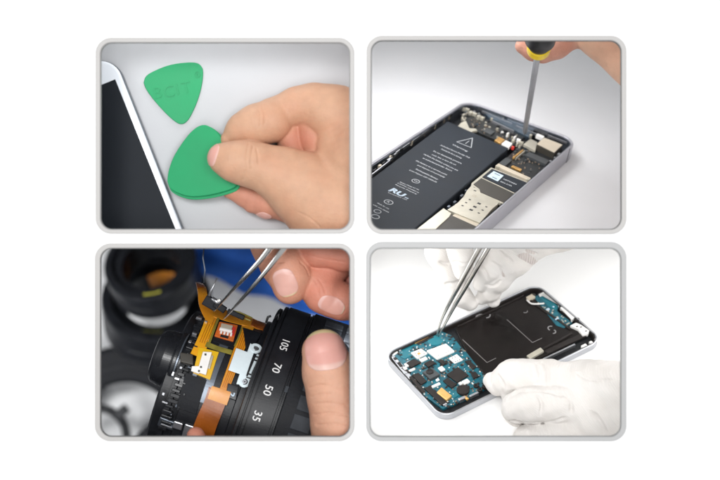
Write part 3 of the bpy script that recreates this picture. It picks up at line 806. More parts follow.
# screwdriver
tip = A_.at(524.5, 134, -3)
top = A_.at(524.5, 134, -3)+A_.N*0
axis = (P(538.3, 51, -118)-tip).normalized()
scd = thing('screwdriver', 'small screwdriver with grey shaft, yellow collar and black handle', 'screwdriver', tip)
Ls = (P(538.3, 51, -118)-tip).length
mb = MB(); mb.tube([tip, tip+axis*5, tip+axis*7, tip+axis*(Ls*0.5), tip+axis*(Ls+4)], [1.5, 1.7, 3.3, 3.7, 3.9], seg=6)
mb.build('shaft', 'shaft', scd, bevel=0.35)
mb = MB(); c = tip+axis*Ls
mb.lathe(c, axis, (1, 0, 0), [(0, 0.1), (0, 10.6), (1, 12.2), (3, 12.9), (12, 13.2), (13.5, 12.4), (13.5, 0.1)], 48); mb.build('collar', 'yellow_plastic', scd, smooth=False, bevel=0.4)
mb = MB(); mb.lathe(c+axis*13.6, axis, (1, 0, 0), [(0, 0.1), (0, 11.5), (1, 12.4), (6, 13.6), (12, 16.6), (24, 16), (60, 13), (62, 10), (62, 0.1)], 40); mb.build('handle', 'black_rubber', scd, smooth=True)
h2 = Flesh([
    dict(pts=[(523, 46, -150, 8), (533, 50, -150, 10), (543, 50.5, -150, 11.5), (556, 45, -150, 13), (576, 30, -150, 16), (600, 12, -150, 26)], k=6, col=(0.60, 0.31, 0.23), j=3),
    dict(pts=[(505, 20, -150, 12), (540, 8, -150, 16), (590, 0, -150, 26)], k=6, col=(0.62, 0.35, 0.25), j=4),
    dict(pts=[(590, -4, -140, 34), (613, 18, -135, 41), (690, 88, -120, 47)], k=12, col=(0.70, 0.43, 0.30), j=5)], wob=0.3, ws=0.05)
h2.crease([[(548, 46), (551, 52), (551, 58)]], 0.4, 1.6)
hnd2 = flesh_obj(h2, 'hand', 'skin', 1.4, box=((3, 3, -400), (466, 364, -8)))
tag(hnd2, 'hand and wrist reaching in from the upper right behind the screwdriver', 'hand')

# ================================================================== PANEL 3 : camera lens
CLIP[:] = [((-2, 0, 0), (1, 0, 0)), ((0, -2, 0), (0, 1, 0)), ((0, -648, 0), (0, -1, 0)), ((-858, 0, 0), (-1, 0, 0))]
Z3 = -1500.0
mb = MB(); mb.box((-430, -325, Z3-3), Vector((428, 0, 0)), Vector((0, 323, 0)), Vector((0, 0, 3))); struct(mb.build('tabletop', 'desk_paper'))
# blue cloth
mb = MB(); nx, ny = 40, 24; edge = lambda x: 273+0.36*(x-195)+3*math.sin(x*0.11)
for j in range(ny+1):
    for i in range(nx+1):
        x = 168+i/nx*190; y = 236+(edge(x)-236)*j/ny
        mb.v.append(P(x, y, Z3+26)+Vector((0, 0, 9*math.sin(x*0.09+y*0.05)+6*math.sin(y*0.21-x*0.05)+(-8 if j == ny else 0))))
for j in range(ny):
    for i in range(nx): a = j*(nx+1)+i; mb.f.append((a, a+1, a+nx+2, a+nx+1))
cl = mb.build('cloth', 'cloth_blue', smooth=True); tag(cl, 'blue cloth lying crumpled behind the lens and tweezers', 'cloth')
cl.modifiers.new('thick', 'SOLIDIFY').thickness = 2*S
def lens_ring(px, py, rx, ry, tube, h, z, ang, label, inner=None, prof=None):
    k = K(z); R = rx*k; tilt = math.acos(min(1, ry/rx)); a = math.radians(ang)
    axis = Vector((math.sin(a)*math.sin(tilt), math.cos(a)*math.sin(tilt), math.cos(tilt)))
    c = P(px, py, z); w = tube*k; H = h*k
    t = thing('lens_ring', label, 'lens ring', c-axis*H/2, 'black lens rings lying behind the lens')
    e = Vector((1, 0, 0))
    pr = [(-H/2, R-w), (-H/2, R-1.5), (-H*.42, R), (-H*.1, R), (-H*.08, R-1.5), (H*.05, R-1.5), (H*.07, R), (H*.42, R), (H/2, R-2), (H/2, R-w*.45), (H*.35, R-w*.5), (H*.33, R-w)]
    mb = MB(); mb.lathe(c, axis, e, pr, 96, closed=True); mb.build('ring_body', 'lens_black', t)
    return t, c, axis, R, k, H, w
r2 = lens_ring(157, 309, 54, 41, 22, 44, -1330, 8, 'lower black lens ring in the stacked pair behind the lens')
r1 = lens_ring(153, 271, 46, 37, 17, 36, -1240, -6, 'upper black lens ring with an amber strip inside it')
def inring(r, name, m, a0, a1, rad, h0, h1):
    t, c, ax, R, k, H, w = r; e1 = Vector((1, 0, 0)); e1 = (e1-ax*e1.dot(ax)).normalized(); e2 = ax.cross(e1)
    mb = MB(); n = 16; rr_ = R*rad
    for i in range(n+1):
        a = math.radians(a0+(a1-a0)*i/n)
        for q, (dr, hh) in enumerate(((0, h0), (0, h1), (3, h1), (3, h0))):
            mb.v.append(c+(e1*math.cos(a)+e2*math.sin(a))*(rr_+dr)+ax*hh*H)
    for i in range(n):
        for q in range(4): mb.f.append((i*4+q, i*4+(q+1) % 4, i*4+4+(q+1) % 4, i*4+4+q))
    mb.f += [(0, 1, 2, 3), (n*4+3, n*4+2, n*4+1, n*4)]
    mb.build(name, m, t)
inring(r1, 'amber_strip', 'ring_amber', 58, 128, 0.56, -1.9, -1.1)
inring(r1, 'yellow_contact', 'yellow_green', 268, 292, 0.86, 0.2, 0.52)
inring(r2, 'yellow_strip', 'yellow_green', 258, 284, 0.78, -0.2, 0.45)
t3 = thing('gasket_ring', 'large flat black ring lying at the lower left', 'ring', P(128, 431, -1440))
k = K(-1440); mb = MB(); mb.lathe(P(128, 431, -1440), (0, 0, 1), (1, 0, 0), [(0, 49*k), (14, 49*k), (18, 53*k), (18, 82*k), (10, 86*k), (0, 86*k)], 96, closed=True); mb.build('ring_body', 'lens_matte', t3)
mb = MB(); mb.lathe(P(128, 431, -1440), (0, 0, 1), (1, 0, 0), [(18.2, 63*k), (20, 64*k), (20, 66*k), (18.2, 67*k)], 96, closed=True); mb.build('ridge', 'lens_black', t3)
t4 = thing('gasket_ring', 'small thin black ring lying in the bottom left corner', 'ring', P(99, 436, -1410))
k = K(-1410); mb = MB(); mb.lathe(P(99, 436, -1410), (0, 0, 1), (1, 0, 0), [(0, 24*k), (10, 24*k), (16, 28*k), (10, 32*k), (0, 32*k)], 80, closed=True); mb.build('ring_body', 'lens_black', t4, smooth=True)
mb = MB(); mb.box(P(122, 412, -1400), Vector((6, 5, 0))*1.9, Vector((-5, 6, 0))*1.35, Vector((0, 0, 8))); mb.build('tab', 'lens_black', t4, bevel=2)
t5 = tag((lambda m_: m_.build('round_cover', 'lens_matte', smooth=False, bevel=3))(
    (lambda m_: (m_.lathe(P(166, 452, -1400), (0, 0, 1), (1, 0, 0), [(0, 0.1), (0, 33*2.16), (22, 33*2.16), (26, 30*2.16), (26, 0.1)], 72), m_)[1])(MB())), 'round black cover lying under the left end of the lens', 'cover')

# lens barrel
ZC = -190.0; kc = K(ZC)
ax3 = Vector((.95, -.32, 0)).normalized(); e1 = Vector((0, 0, 1)); e2 = ax3.cross(e1)   # e2 points down-left in the picture
C3 = P(250, 410, ZC)
def cyl(px, py, r):
    """photo point -> (s, theta) on the cylinder of radius r"""
    o = Vector((0, 0, D))-C3; d = Vector((px-360, 240-py, -D))
    oo = o-ax3*o.dot(ax3); dd = d-ax3*d.dot(ax3)
    a = dd.dot(dd); b = 2*oo.dot(dd); c = oo.dot(oo)-r*r; disc = b*b-4*a*c
    t = (-b-math.sqrt(max(disc, 0)))/(2*a); p = o+d*t
    return p.dot(ax3), math.atan2(p.dot(e2), p.dot(e1))
def cp(s, th, r): return C3+ax3*s+(e1*math.cos(th)+e2*math.sin(th))*r
def qpatch(mb, q, r0, r1, n=6):
    """q: 4 photo corners in order; curved slab between radii"""
    c = [cyl(x, y, r1) for x, y in q]; base_ = len(mb.v); mb.pc.append(base_)
    for r in (r1, r0):
        for j in range(n+1):
            for i in range(n+1):
                u, v = i/n, j/n
                s = (c[0][0]*(1-u)+c[1][0]*u)*(1-v)+(c[3][0]*(1-u)+c[2][0]*u)*v
                t = (c[0][1]*(1-u)+c[1][1]*u)*(1-v)+(c[3][1]*(1-u)+c[2][1]*u)*v
                mb.v.append(cp(s, t, r))
    m = (n+1)*(n+1)
    for j in range(n):
        for i in range(n):
            a = base_+j*(n+1)+i
            mb.f.append((a, a+1, a+n+2, a+n+1)); mb.f.append((a+m, a+n+1+m, a+n+2+m, a+1+m))
    rim = [i for i in range(n+1)]+[j*(n+1)+n for j in range(1, n+1)]+[n*(n+1)+i for i in range(n-1, -1, -1)]+[j*(n+1) for j in range(n-1, 0, -1)]
    for a, b in zip(rim, rim[1:]+rim[:1]): mb.f.append((base_+a, base_+a+m, base_+b+m, base_+b))
    return mb
def strip(mb, pts, w, r, th=0.8, sub=6):
    """ribbon following photo points; pts (px,py[,extra radius])"""
    pp = catmull([(p[0], p[1], p[2] if len(p) > 2 else 0) for p in pts], sub); n = len(pp)
    ww = w if hasattr(w, '__len__') else [w]*len(pts)
    wi = np.interp(np.linspace(0, len(pts)-1, n), range(len(pts)), ww); o = len(mb.v); M = 4; mb.pc.append(o)
    for i, p in enumerate(pp):
        a = pp[max(i-1, 0)]; b = pp[min(i+1, n-1)]; t = (b-a)[:2]; t /= np.linalg.norm(t)+1e-9; nn = np.array([-t[1], t[0]])
        for q in range(M+1):
            x, y = p[:2]+nn*wi[i]*(q/M-0.5); rr_ = r+p[2]
            s, th_ = cyl(x, y, rr_); mb.v.append(cp(s, th_, rr_)); mb.v.append(cp(s, th_, rr_-th))
    W2 = 2*(M+1)
    for i in range(n-1):
        for q in range(M):
            a = o+i*W2+2*q; b = a+W2
            mb.f.append((a, a+2, b+2, b)); mb.f.append((a+1, b+1, b+3, a+3))
        a = o+i*W2; b = a+W2; mb.f.append((a, b, b+1, a+1)); a += 2*M; b += 2*M; mb.f.append((a, a+1, b+1, b))
    for a in (o, o+(n-1)*W2):
        for q in range(M): mb.f.append((a+2*q, a+2*q+1, a+2*q+3, a+2*q+2))
    return mb
RS = 87*kc; RB = 110*kc
lens = thing('camera_lens', 'dismantled black camera zoom lens with orange flex cables and white numbers', 'camera lens', C3-Vector((0, 0, RB)))
def sx(v): return v*kc
mb = MB(); mb.lathe(C3, ax3, e1, [(sx(-84), 5), (sx(-84), RS-16), (sx(-82), RS-12), (sx(-74), RS-12), (sx(-73), RS-3), (sx(-68), RS-3), (sx(-67), RS-6), (sx(-60), RS-6), (sx(-59), RS), (sx(-30), RS), (sx(-29), RS-1.5), (sx(-27), RS-1.5), (sx(-26), RS), (sx(-12), RS), (sx(-11), RS+3), (sx(-5), RS+3), (sx(-5), 5)], 192)
mb.build('inner_barrel', 'lens_black', lens)
mb = MB(); mb.lathe(C3, ax3, e1, [(sx(-5), RS-10), (sx(-5), RB-7), (sx(-4), RB-5), (sx(-1.2), RB-5), (sx(-1), RB-8), (sx(0.6), RB-8), (sx(.8), RB-2), (sx(1.4), RB-1), (sx(4.2), RB-1), (sx(4.4), RB-3), (sx(5.4), RB-3), (sx(5.6), RB), (sx(27), RB), (sx(27.4), RB-2.2), (sx(29), RB-2.2), (sx(29.4), RB), (sx(31), RB), (sx(31.2), 8)], 256)
mb.build('zoom_ring', 'lens_black', lens)
mb = MB(); mb.lathe(C3, ax3, e1, [(sx(31.4), 10), (sx(31.4), RB+1.0), (sx(32), RB+2.2), (sx(150), RB+2.2), (sx(150), 10)], 256)
mb.build('grip_ring', 'lens_matte', lens)
# raised rubber blocks on the grip
mb = MB()
for i in range(-9, 12):
    th = 0.16*i+0.07
    for s0, s1 in ((44, 62), (66, 110)):
        o = len(mb.v); n = 4
        for r in (RB+4.0, RB+2.0):
            for s in (s0, s1):
                for q in range(n+1): mb.v.append(cp(sx(s), th+0.125*q/n, r))
        for q in range(n): mb.f.append((o+q, o+q+1, o+n+1+q+1, o+n+1+q))
        m = 2*(n+1)
        for q in range(n):
            mb.f.append((o+q, o+m+q, o+m+q+1, o+q+1)); mb.f.append((o+n+1+q, o+n+2+q, o+m+n+2+q, o+m+n+1+q))
        mb.f.append((o, o+n+1, o+m+n+1, o+m)); mb.f.append((o+n, o+m+n, o+m+2*n+1, o+2*n+1))
mb.build('rubber_ribs', 'grip_grey', lens, bevel=0.6, split=False)
# numbers
def cyl_text(mb, string, px, py, size, r, bold=0.02):
    vs, fs = text_geo(string, bold); s0, t0 = cyl(px, py, r)
    w = max(v.x for v in vs)
    mb.add([cp(s0+(v.y-0.35)*size, t0+(v.x-w/2)*size/r, r+(0.25 if v.z > 0 else -0.05)) for v in vs], fs)
for s_, x, y in (('105', 285, 344.5), ('70', 277, 368), ('50', 268.3, 390.3), ('35', 257.5, 416)):
    mb = MB(); cyl_text(mb, s_, x, y, 12, RB, bold=0.0); mb.build('focal_number', 'white_ink', lens, label='white number %s printed on the zoom ring' % s_)
mb = MB()
for px, py, w in ((268, 377, 4), (263, 380, 3), (272, 352, 2)):
    s0, t0 = cyl(px, py, RB)
mb = MB(); qpatch(mb, [(286, 386), (299, 389), (297, 395), (284, 392)], RB, RB+0.4); mb.build('scuff', 'grip_grey', lens)
# eyepiece-like drum at the left end
cd = P(166, 358, -135); kd = K(-135)
mb = MB(); mb.lathe(cd, ax3, e1, [(-11*kd, 0.1), (-11*kd, 12), (-11*kd, 20*kd), (-10*kd, 24*kd), (-7*kd, 27*kd), (0, 28.5*kd), (9*kd, 28.5*kd), (10*kd, 30.5*kd), (14*kd, 30.5*kd), (14*kd, 27*kd), (24*kd, 27*kd), (24*kd, 0.1)], 96)
mb.build('rear_drum', 'lens_gloss', lens, smooth=False, bevel=0.8)
mb = MB(); mb.lathe(cd, ax3, e1, [(14.2*kd, 30.8*kd), (15.6*kd, 30.8*kd), (15.6*kd, 27.5*kd), (14.2*kd, 27.5*kd)], 96, closed=True); mb.build('drum_ring', 'band_steel', lens)
# castellated edge of the barrel; silver blocks imitate the glints along it
mb = MB(); mg = MB()
for i in range(22):
    t = i/21; x = 203-40*t+random.uniform(-2, 2); y = 316+112*t
    s0, t0 = cyl(x, y, RS)
    mb.box(cp(s0, t0, RS-5), ax3*random.uniform(3, 6), (-e1*math.sin(t0)+e2*math.cos(t0))*random.uniform(1.2, 2.2), (e1*math.cos(t0)+e2*math.sin(t0))*random.uniform(5, 7))
mb.build('edge_teeth', 'lens_gloss', lens, bevel=0.6)
for (x, y, a, b) in ((199, 318.5, 3.2, 1.4), (194.5, 334, 2.6, 1.2), (190, 342, 1.6, 1.6), (181, 368, 1.4, 1.4), (177, 379, 2.6, 1.2), (163.5, 394, 1.4, 1.6), (165, 402.5, 3.2, 0.9), (173, 374, 1.2, 2.4), (206, 322, 1.6, 1)):
    s0, t0 = cyl(x, y, RS+3); mg.box(cp(s0, t0, RS+3), ax3*a, (-e1*math.sin(t0)+e2*math.cos(t0))*b, (e1*math.cos(t0)+e2*math.sin(t0))*1.5)
mg.build('glint_contact', 'silver', lens, bevel=0.4)
# steel band and panel
mb = MB(); strip(mb, [(228, 337), (221, 352), (214, 370), (208, 388), (203, 403)], 9, RS+1.2, 1.2); mb.build('steel_band', 'band_steel', lens)
mb = MB(); qpatch(mb, [(186, 372), (207, 380), (196, 415), (176, 408)], RS, RS+1.5); mb.build('side_panel', 'lens_matte', lens, bevel=0.5)
mb = MB(); qpatch(mb, [(243, 327), (262, 333), (256, 342), (246, 352), (236, 349)][0:4], RS, RS+4); mb.build('socket_block', 'lens_matte', lens, bevel=0.8)
mb = MB(); qpatch(mb, [(228, 383), (239, 386.5), (236, 401), (225, 397)], RS, RS+3.2); sb_ = mb.build('socket_block', 'lens_gloss', lens, bevel=0.8)
mb = MB(); strip(mb, [(230, 393), (233, 396), (234.5, 393)], 1.2, RS+3.6, .5); mb.build('blue_mark', 'label_blue', sb_)
# flex cables
RF = RS+2.4
flex = strip(MB(), [(201, 283, 16), (202.5, 293, 15), (204, 303, 10), (209, 312, 4), (214, 317, 1), (219, 320, 0)], [9, 9, 10, 13, 16, 16], RF).build('flex_cable', 'flex_orange', lens, label='orange ribbon cable')
strip(MB(), [(199.8, 281, 17), (201.2, 287, 16.6)], 8, RF+0.5).build('flex_end', 'flex_dark', flex)
strip(MB(), [(213.5, 315.5), (208, 329), (203, 341), (196.5, 356)], [14, 12, 12, 13], RF+0.3).build('flex_arm', 'flex_amber', flex)
strip(MB(), [(212, 311, 1), (228, 316, 0), (246, 320.5, 0), (258, 325, -2), (270, 331, -5)], [9, 10, 10, 7, 6], RF+0.6).build('flex_arm', 'flex_orange', flex)
strip(MB(), [(252, 322, 0), (262, 326, -2), (270.5, 329, -4)], [6, 7, 6], RF+1.2).build('flex_end', 'flex_dark', flex)
strip(MB(), [(250, 321), (244, 337), (238, 352), (231, 371), (224, 390), (220, 401)], [13, 11, 10, 9.5, 9, 9], RF+0.1).build('flex_arm', 'flex_orange', flex)
strip(MB(), [(219, 390, .5), (214, 405, .5), (206, 424, .5), (199, 445, .5)], [21, 21, 22, 23], RF+1.0).build('flex_tail', 'flex_dark', flex, label='dark orange tail of the ribbon cable')
strip(MB(), [(221.5, 389), (219.5, 395), (217, 402)], [20, 20.5, 20.5], RF+1.9, .3).build('flex_fold', 'flex_orange', flex)
for off in (-3.2, -1.1, 1.1, 3.2):
    strip(MB(), [(213.5+off, 318+off*.3), (208+off, 331+off*.3), (203+off, 343+off*.3)], 0.5, RF+0.75, .3).build('copper_trace', 'flex_dark', flex)
    strip(MB(), [(246+off*.9, 333+off*.3), (239+off*.8, 351+off*.3), (232+off*.8, 370+off*.3), (225+off*.8, 388+off*.3)], 0.5, RF+0.55, .3).build('copper_trace', 'flex_dark', flex)
    strip(MB(), [(215+off*2, 393+off*.8), (207+off*2, 414+off*.8), (199+off*2, 436+off*.8)], 0.5, RF+1.9 if False else RF+1.4, .3).build('copper_trace', 'flex_orange', flex)
rb_ = random.Random(9); mb = MB(); mc = MB()
for i in range(26):
    t = rb_.random(); x = 206-38*t+rb_.uniform(-3, 9); y = 320+108*t+rb_.uniform(-3, 3); s0, t0 = cyl(x, y, RS)
    (mb if i % 3 else mc).box(cp(s0, t0, RS-1), ax3*rb_.uniform(.8, 3), (-e1*math.sin(t0)+e2*math.cos(t0))*rb_.uniform(.8, 2.6), (e1*math.cos(t0)+e2*math.sin(t0))*rb_.uniform(1.5, 4))
mb.build('small_catch', 'lens_gloss', lens, bevel=0.4); mc.build('small_catch', 'band_steel', lens, bevel=0.4)
# dark window with the orange chip
mb = MB(); qpatch(mb, [(221, 318), (244, 326), (235, 349), (212, 341)], RS, RS+1.6); mb.build('window_recess', 'lens_matte', lens, bevel=0.4)
for q in ([(213, 321), (209, 345)], ):
    strip(MB(), [(218.5, 318), (214, 330), (208.5, 345)], 2.2, RF+1.6).build('olive_edge', 'olive', flex)
strip(MB(), [(206, 344), (218, 348.5), (232, 352.5)], [5, 4.5, 4.5], RF+1.4).build('olive_edge', 'olive', flex)
strip(MB(), [(242, 327), (238.5, 337), (234.5, 346)], 1.4, RF+1.6).build('olive_edge', 'olive', flex)
mb = MB(); qpatch(mb, [(219.5, 321.5), (238, 325), (233.5, 341), (214.5, 335.5)], RS+1.6, RS+4); ch_ = mb.build('orange_chip', 'orange_red', lens, bevel=0.6)
mb = MB(); qpatch(mb, [(221.5, 323), (233, 325.5), (231.5, 330), (220.5, 327.5)], RS+4, RS+6); mb.build('socket', 'beige_dull', ch_, bevel=0.4)
mb = MB(); qpatch(mb, [(220, 327.2), (232.5, 330), (232, 331.6), (219.6, 328.8)], RS+4, RS+7)
for i in range(4):
    x = 220.7+i*3.3; y = 331+i*0.85; qpatch(mb, [(x, y-1.2), (x+1.9, y-.8), (x+1.4, y+1.6), (x-.5, y+1.2)], RS+4, RS+6.5, 2)
mb.build('socket_pin', 'white_part', ch_, bevel=0.3)
mb = MB(); qpatch(mb, [(221, 334.3), (229, 336.2), (228, 338.6), (220, 336.6)], RS+4, RS+4.6); mb.build('chip_detail', 'chip_black', ch_, bevel=0.2)
mb = MB(); qpatch(mb, [(232.8, 326.5), (236, 327.5), (233.8, 336), (231, 335)], RS+4, RS+5); mb.build('chip_detail', 'red', ch_, bevel=0.3)
# thin yellow loop at the skyline
mb = MB(); pts_ = [(233, 311), (240, 312.5), (252, 318), (250.5, 320.5), (238, 316)]
mb.tube([P(x, y, -112) for x, y in pts_], 0.9, 8); mb.build('yellow_loop', 'olive', lens, smooth=True)
mb = MB(); mb.tube([P(x, y, -120) for x, y in ((266, 323), (268, 317), (271, 316))], 1.4, 8); mb.tube([P(x, y, -120) for x, y in ((275, 318), (279, 314), (278, 320))], 1.2, 8); mb.build('wire_tip', 'black_rubber', lens, smooth=True)
# thin dark wires left of the tweezers
mb = MB(); mb.tube([P(x, y, -60) for x, y in ((204, 283), (205, 270), (203, 258), (204, 246))], 0.7, 6); mb.build('thin_wire', 'steel_dark', lens, smooth=True)
mb = MB(); mb.tube([P(x, y, -100) for x, y in ((209, 296), (213, 287), (217, 278))], [1.3, 1.1, 0.6], 8); mb.tube([P(x, y, -110) for x, y in ((212, 298), (217, 302), (222, 303))], [2, 3, 2], 8)
mb.build('wire_pin', 'silver', lens, smooth=True)
mb = MB(); mb.box(P(211, 303, -115), Vector((7, -4, 0)), Vector((3, 5, 0)), Vector((0, 0, 5))); mb.box(P(220, 307, -112), Vector((6, -4, 0)), Vector((2, 3, 0)), Vector((0, 0, 4))); mb.box(P(236, 314.5, -108), Vector((9, -4, 0)), Vector((1, 2.5, 0)), Vector((0, 0, 3)))
mb.build('dark_clip', 'lens_matte', lens, bevel=1)
mb = MB(); mb.box(P(219, 300.5, -105), Vector((2, 1, 0)), Vector((-1, 1.5, 0)), Vector((0, 0, 2))); mb.build('glint_contact', 'chrome', lens, bevel=.5)
# yellow pad with white connector
mb = MB(); qpatch(mb, [(199, 347), (219, 352), (210, 380), (193, 373)], RF-1, RF+1.2); pad = mb.build('yellow_pad', 'flex_yellow', lens, bevel=0.3)
mb = MB(); qpatch(mb, [(203, 351.5), (212, 352), (206, 375), (197, 372)], RF+1.2, RF+4.5); qpatch(mb, [(192, 366), (200, 366), (199, 374), (191, 371)], RF+1.2, RF+4)
mb.build('white_connector', 'white_part', pad, bevel=0.6)
mb = MB(); qpatch(mb, [(211.5, 355), (213.5, 356), (210, 369), (208, 368)], RF+1.2, RF+3.4); mb.build('connector_edge', 'beige_metal', pad, bevel=0.4)
mb = MB()
for x, y in ((199, 371), (205.5, 354.5), (201, 367)): qpatch(mb, [(x-1, y-1), (x+1, y-1), (x+1, y+1), (x-1, y+1)], RF+4.4, RF+4.8, 2)
mb.build('pin_hole', 'chip_brown', pad)
mb = MB(); qpatch(mb, [(180, 352), (193, 354), (193.5, 365), (180.5, 362)], RS, RS+5); mb.build('black_tab', 'chip_brown', lens, bevel=1.2)
# white bracket
mb = MB(); rb = RS+5
qpatch(mb, [(236.3, 347.9), (248.5, 352.3), (240, 374), (228.4, 370)], rb, rb+1.4); brk = mb.build('white_bracket', 'plate_white', lens, bevel=0.4)
mb = MB(); qpatch(mb, [(250.5, 343), (255.5, 348), (243, 385), (236.3, 384)], rb+.1, rb+1.6, 8); qpatch(mb, [(257, 354), (260, 355), (250, 379), (247, 378)], rb, rb+1.5)
mb.build('bracket_spine', 'plate_white', brk, bevel=0.3)
def cring(mb, px, py, ro, ri, r0, r1, a0=0, a1=360):
    n = 28; o = len(mb.v); mb.pc.append(o); s0, t0 = cyl(px, py, r1); full = a1-a0 >= 360
    for i in range(n+1):
        a = math.radians(a0+(a1-a0)*i/n)
        for rr_, r in ((ri, r0), (ri, r1), (ro, r1), (ro, r0)): mb.v.append(cp(s0+math.cos(a)*rr_, t0+math.sin(a)*rr_/r, r))
    for i in range(n):
        for q in range(4): mb.f.append((o+i*4+q, o+i*4+(q+1) % 4, o+i*4+4+(q+1) % 4, o+i*4+4+q))
for x, y in ((256, 348), (244.5, 381.5)):
    mb = MB(); cring(mb, x, y, 6.6, 3.6, rb, rb+2); e_ = mb.build('bracket_eye', 'plate_white', brk, bevel=0.2)
    mb = MB(); cring(mb, x, y, 2.6, 0.9, rb, rb+1.8); mb.build('eye_screw', 'silver', e_, bevel=0.2)
mb = MB()
for q in ([(255, 355.5), (259.5, 357), (259, 358.3), (254.5, 356.8)], [(254, 359), (258, 360.3), (257.5, 361.6), (253.5, 360.3)], [(248, 373), (252, 374.3), (251.5, 375.6), (247.5, 374.3)], [(246.5, 376.5), (251, 378), (250.5, 379.2), (246, 377.8)],
          [(253.5, 357), (254.8, 357.4), (247.3, 377), (246, 376.6)], [(256.5, 362), (257.6, 362.4), (252.3, 374), (251.2, 373.6)]):
    qpatch(mb, q, rb, rb+2.0, 2)
mb.build('bracket_slot', 'black_rubber', brk)
mb = MB(); qpatch(mb, [(250, 379), (256, 381), (253, 389), (247, 387)], RS+3, RS+6.5); mb.build('bracket_foot', 'plate_white', brk, bevel=0.4)
# metal connector at the bottom
mb = MB(); qpatch(mb, [(160, 417), (181, 425), (178, 433), (157, 426)], RS-6, RS-1); mb.build('metal_socket', 'steel_dark', lens, bevel=1)
mb = MB(); qpatch(mb, [(174, 421), (183, 424), (181, 431), (172, 428)], RS, RS+3); qpatch(mb, [(185, 424), (194, 427), (189, 441), (181, 438)], RS, RS+3); qpatch(mb, [(161, 423.5), (172, 427.5), (171.5, 429), (160.5, 425)], RS-1, RS+1)
mb.build('metal_socket', 'silver', lens, bevel=1)
# upper hand: two fingertips with nails, one finger above
s3 = (0.60, 0.285, 0.19); s3p = (0.60, 0.24, 0.165); s3_shade = (0.30, 0.06, 0.04)
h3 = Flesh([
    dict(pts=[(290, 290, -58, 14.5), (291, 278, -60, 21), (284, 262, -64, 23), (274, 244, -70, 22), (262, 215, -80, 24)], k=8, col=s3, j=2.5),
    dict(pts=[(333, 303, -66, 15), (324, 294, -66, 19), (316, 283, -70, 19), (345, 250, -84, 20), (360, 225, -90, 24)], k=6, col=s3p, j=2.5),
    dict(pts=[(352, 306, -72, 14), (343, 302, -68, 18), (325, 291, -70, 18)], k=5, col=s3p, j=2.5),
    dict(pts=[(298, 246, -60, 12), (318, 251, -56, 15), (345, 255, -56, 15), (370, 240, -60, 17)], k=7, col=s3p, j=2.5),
    dict(pts=[(322, 262, -100, 18), (350, 280, -105, 24)], k=6, col=s3_shade, j=2)],  # dark red paints the shade in the gap between fingers
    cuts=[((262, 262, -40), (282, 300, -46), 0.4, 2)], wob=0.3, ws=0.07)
h3.crease([[(262, 262), (270, 258), (280, 257)], [(266, 268), (274, 263), (284, 262)], [(300, 262), (306, 268), (309, 276)], [(314, 280), (318, 287), (319, 296)], [(318, 279), (323, 286), (325, 293)], [(300, 252), (320, 258), (345, 262)]], 0.35, 1.4)
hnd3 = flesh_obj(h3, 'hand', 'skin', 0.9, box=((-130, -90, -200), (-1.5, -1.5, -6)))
tag(hnd3, 'fingertips of a bare hand holding chrome tweezers over the lens', 'hand')
nail_obj(h3, hnd3, (285, 283, -40), (291, 299, -42), 12.5, 15, nrm=(-0.25, 0.1, 0.95), bed=(0.66, 0.37, 0.31), edge=(0.68, 0.53, 0.33), e0=0.86)
nail_obj(h3, hnd3, (331, 304, -52), (345, 309, -56), 9.5, 14, nrm=(-0.1, -0.25, 0.95), bed=(0.66, 0.34, 0.28), edge=(0.70, 0.54, 0.38), e0=0.88)
0 and nail_obj(h3, hnd3, (322, 262, -46), (352, 268, -48), 5, 24, nrm=(0, -0.85, 0.5), bed=(0.72, 0.36, 0.30), edge=(0.8, 0.62, 0.48), e0=0.85)
# tweezers
tw = thing('tweezers', 'shiny chrome tweezers picking at the orange flex cable', 'tweezers', P(216, 311, -60))
for pts_, nm in (([(213.8, 311.5, -84), (228, 295.5, -66), (247, 275, -42), (262, 258.5, -26), (276, 240, -10)], 'prong'), ([(223.3, 319.5, -82), (241, 300, -60), (262.5, 275.5, -34), (276, 259, -20), (290, 241, -9)], 'prong')):
    mb = MB(); cc = catmull([tuple(p) for p in pts_], 5); mb.tube([P(*c) for c in cc], list(np.interp(np.linspace(0, 1, len(cc)), [0, .25, .6, 1], [0.7, 1.6, 2.6, 3.8])), 10, squash=0.7)
    mb.build(nm, 'chrome', tw, smooth=True)
# lower hand: big thumb and a fingertip under the barrel
h3b = Flesh([
    dict(pts=[(324, 352, -48, 22), (329, 372, -46, 25.5), (335, 395, -46, 27), (342, 425, -46, 30), (350, 470, -60, 33)], k=8, col=(0.62, 0.34, 0.23), j=4),
    dict(pts=[(350, 470, -60, 33), (330, 560, -200, 40), (240, 570, -260, 40)], k=10, col=s3, j=8),
    dict(pts=[(196, 436, -62, 9), (198, 446, -66, 11), (205, 470, -90, 13), (225, 545, -230, 18), (240, 570, -260, 30)], k=6, col=s3p, j=8)],
    cuts=[((307, 388, -26), (330, 384, -18), 0.5, 1.5), ((330, 384, -18), (350, 388, -20), 0.5, 1.5), ((309, 397, -25), (345, 394, -18), 0.4, 1.5), ((310, 405, -25), (345, 403, -17), 0.5, 1.5), ((313, 418, -24), (348, 415, -15), 0.4, 1.5)], wob=0.35, ws=0.06)
h3b.cuts = []
h3b.crease([[(309, 388), (322, 385), (336, 387), (349, 386)], [(311, 397), (326, 394), (349, 396)], [(313, 404), (330, 403), (348, 406)], [(314, 415), (330, 413), (349, 416)], [(317, 425), (334, 424), (349, 427)]], 0.35, 1.4)
hnd3b = flesh_obj(h3b, 'hand', 'skin', 1.1, box=((-300, -470, -340), (-1.5, -60, -6)))
tag(hnd3b, 'hand gripping the lens from below, its big thumb on the barrel', 'hand')
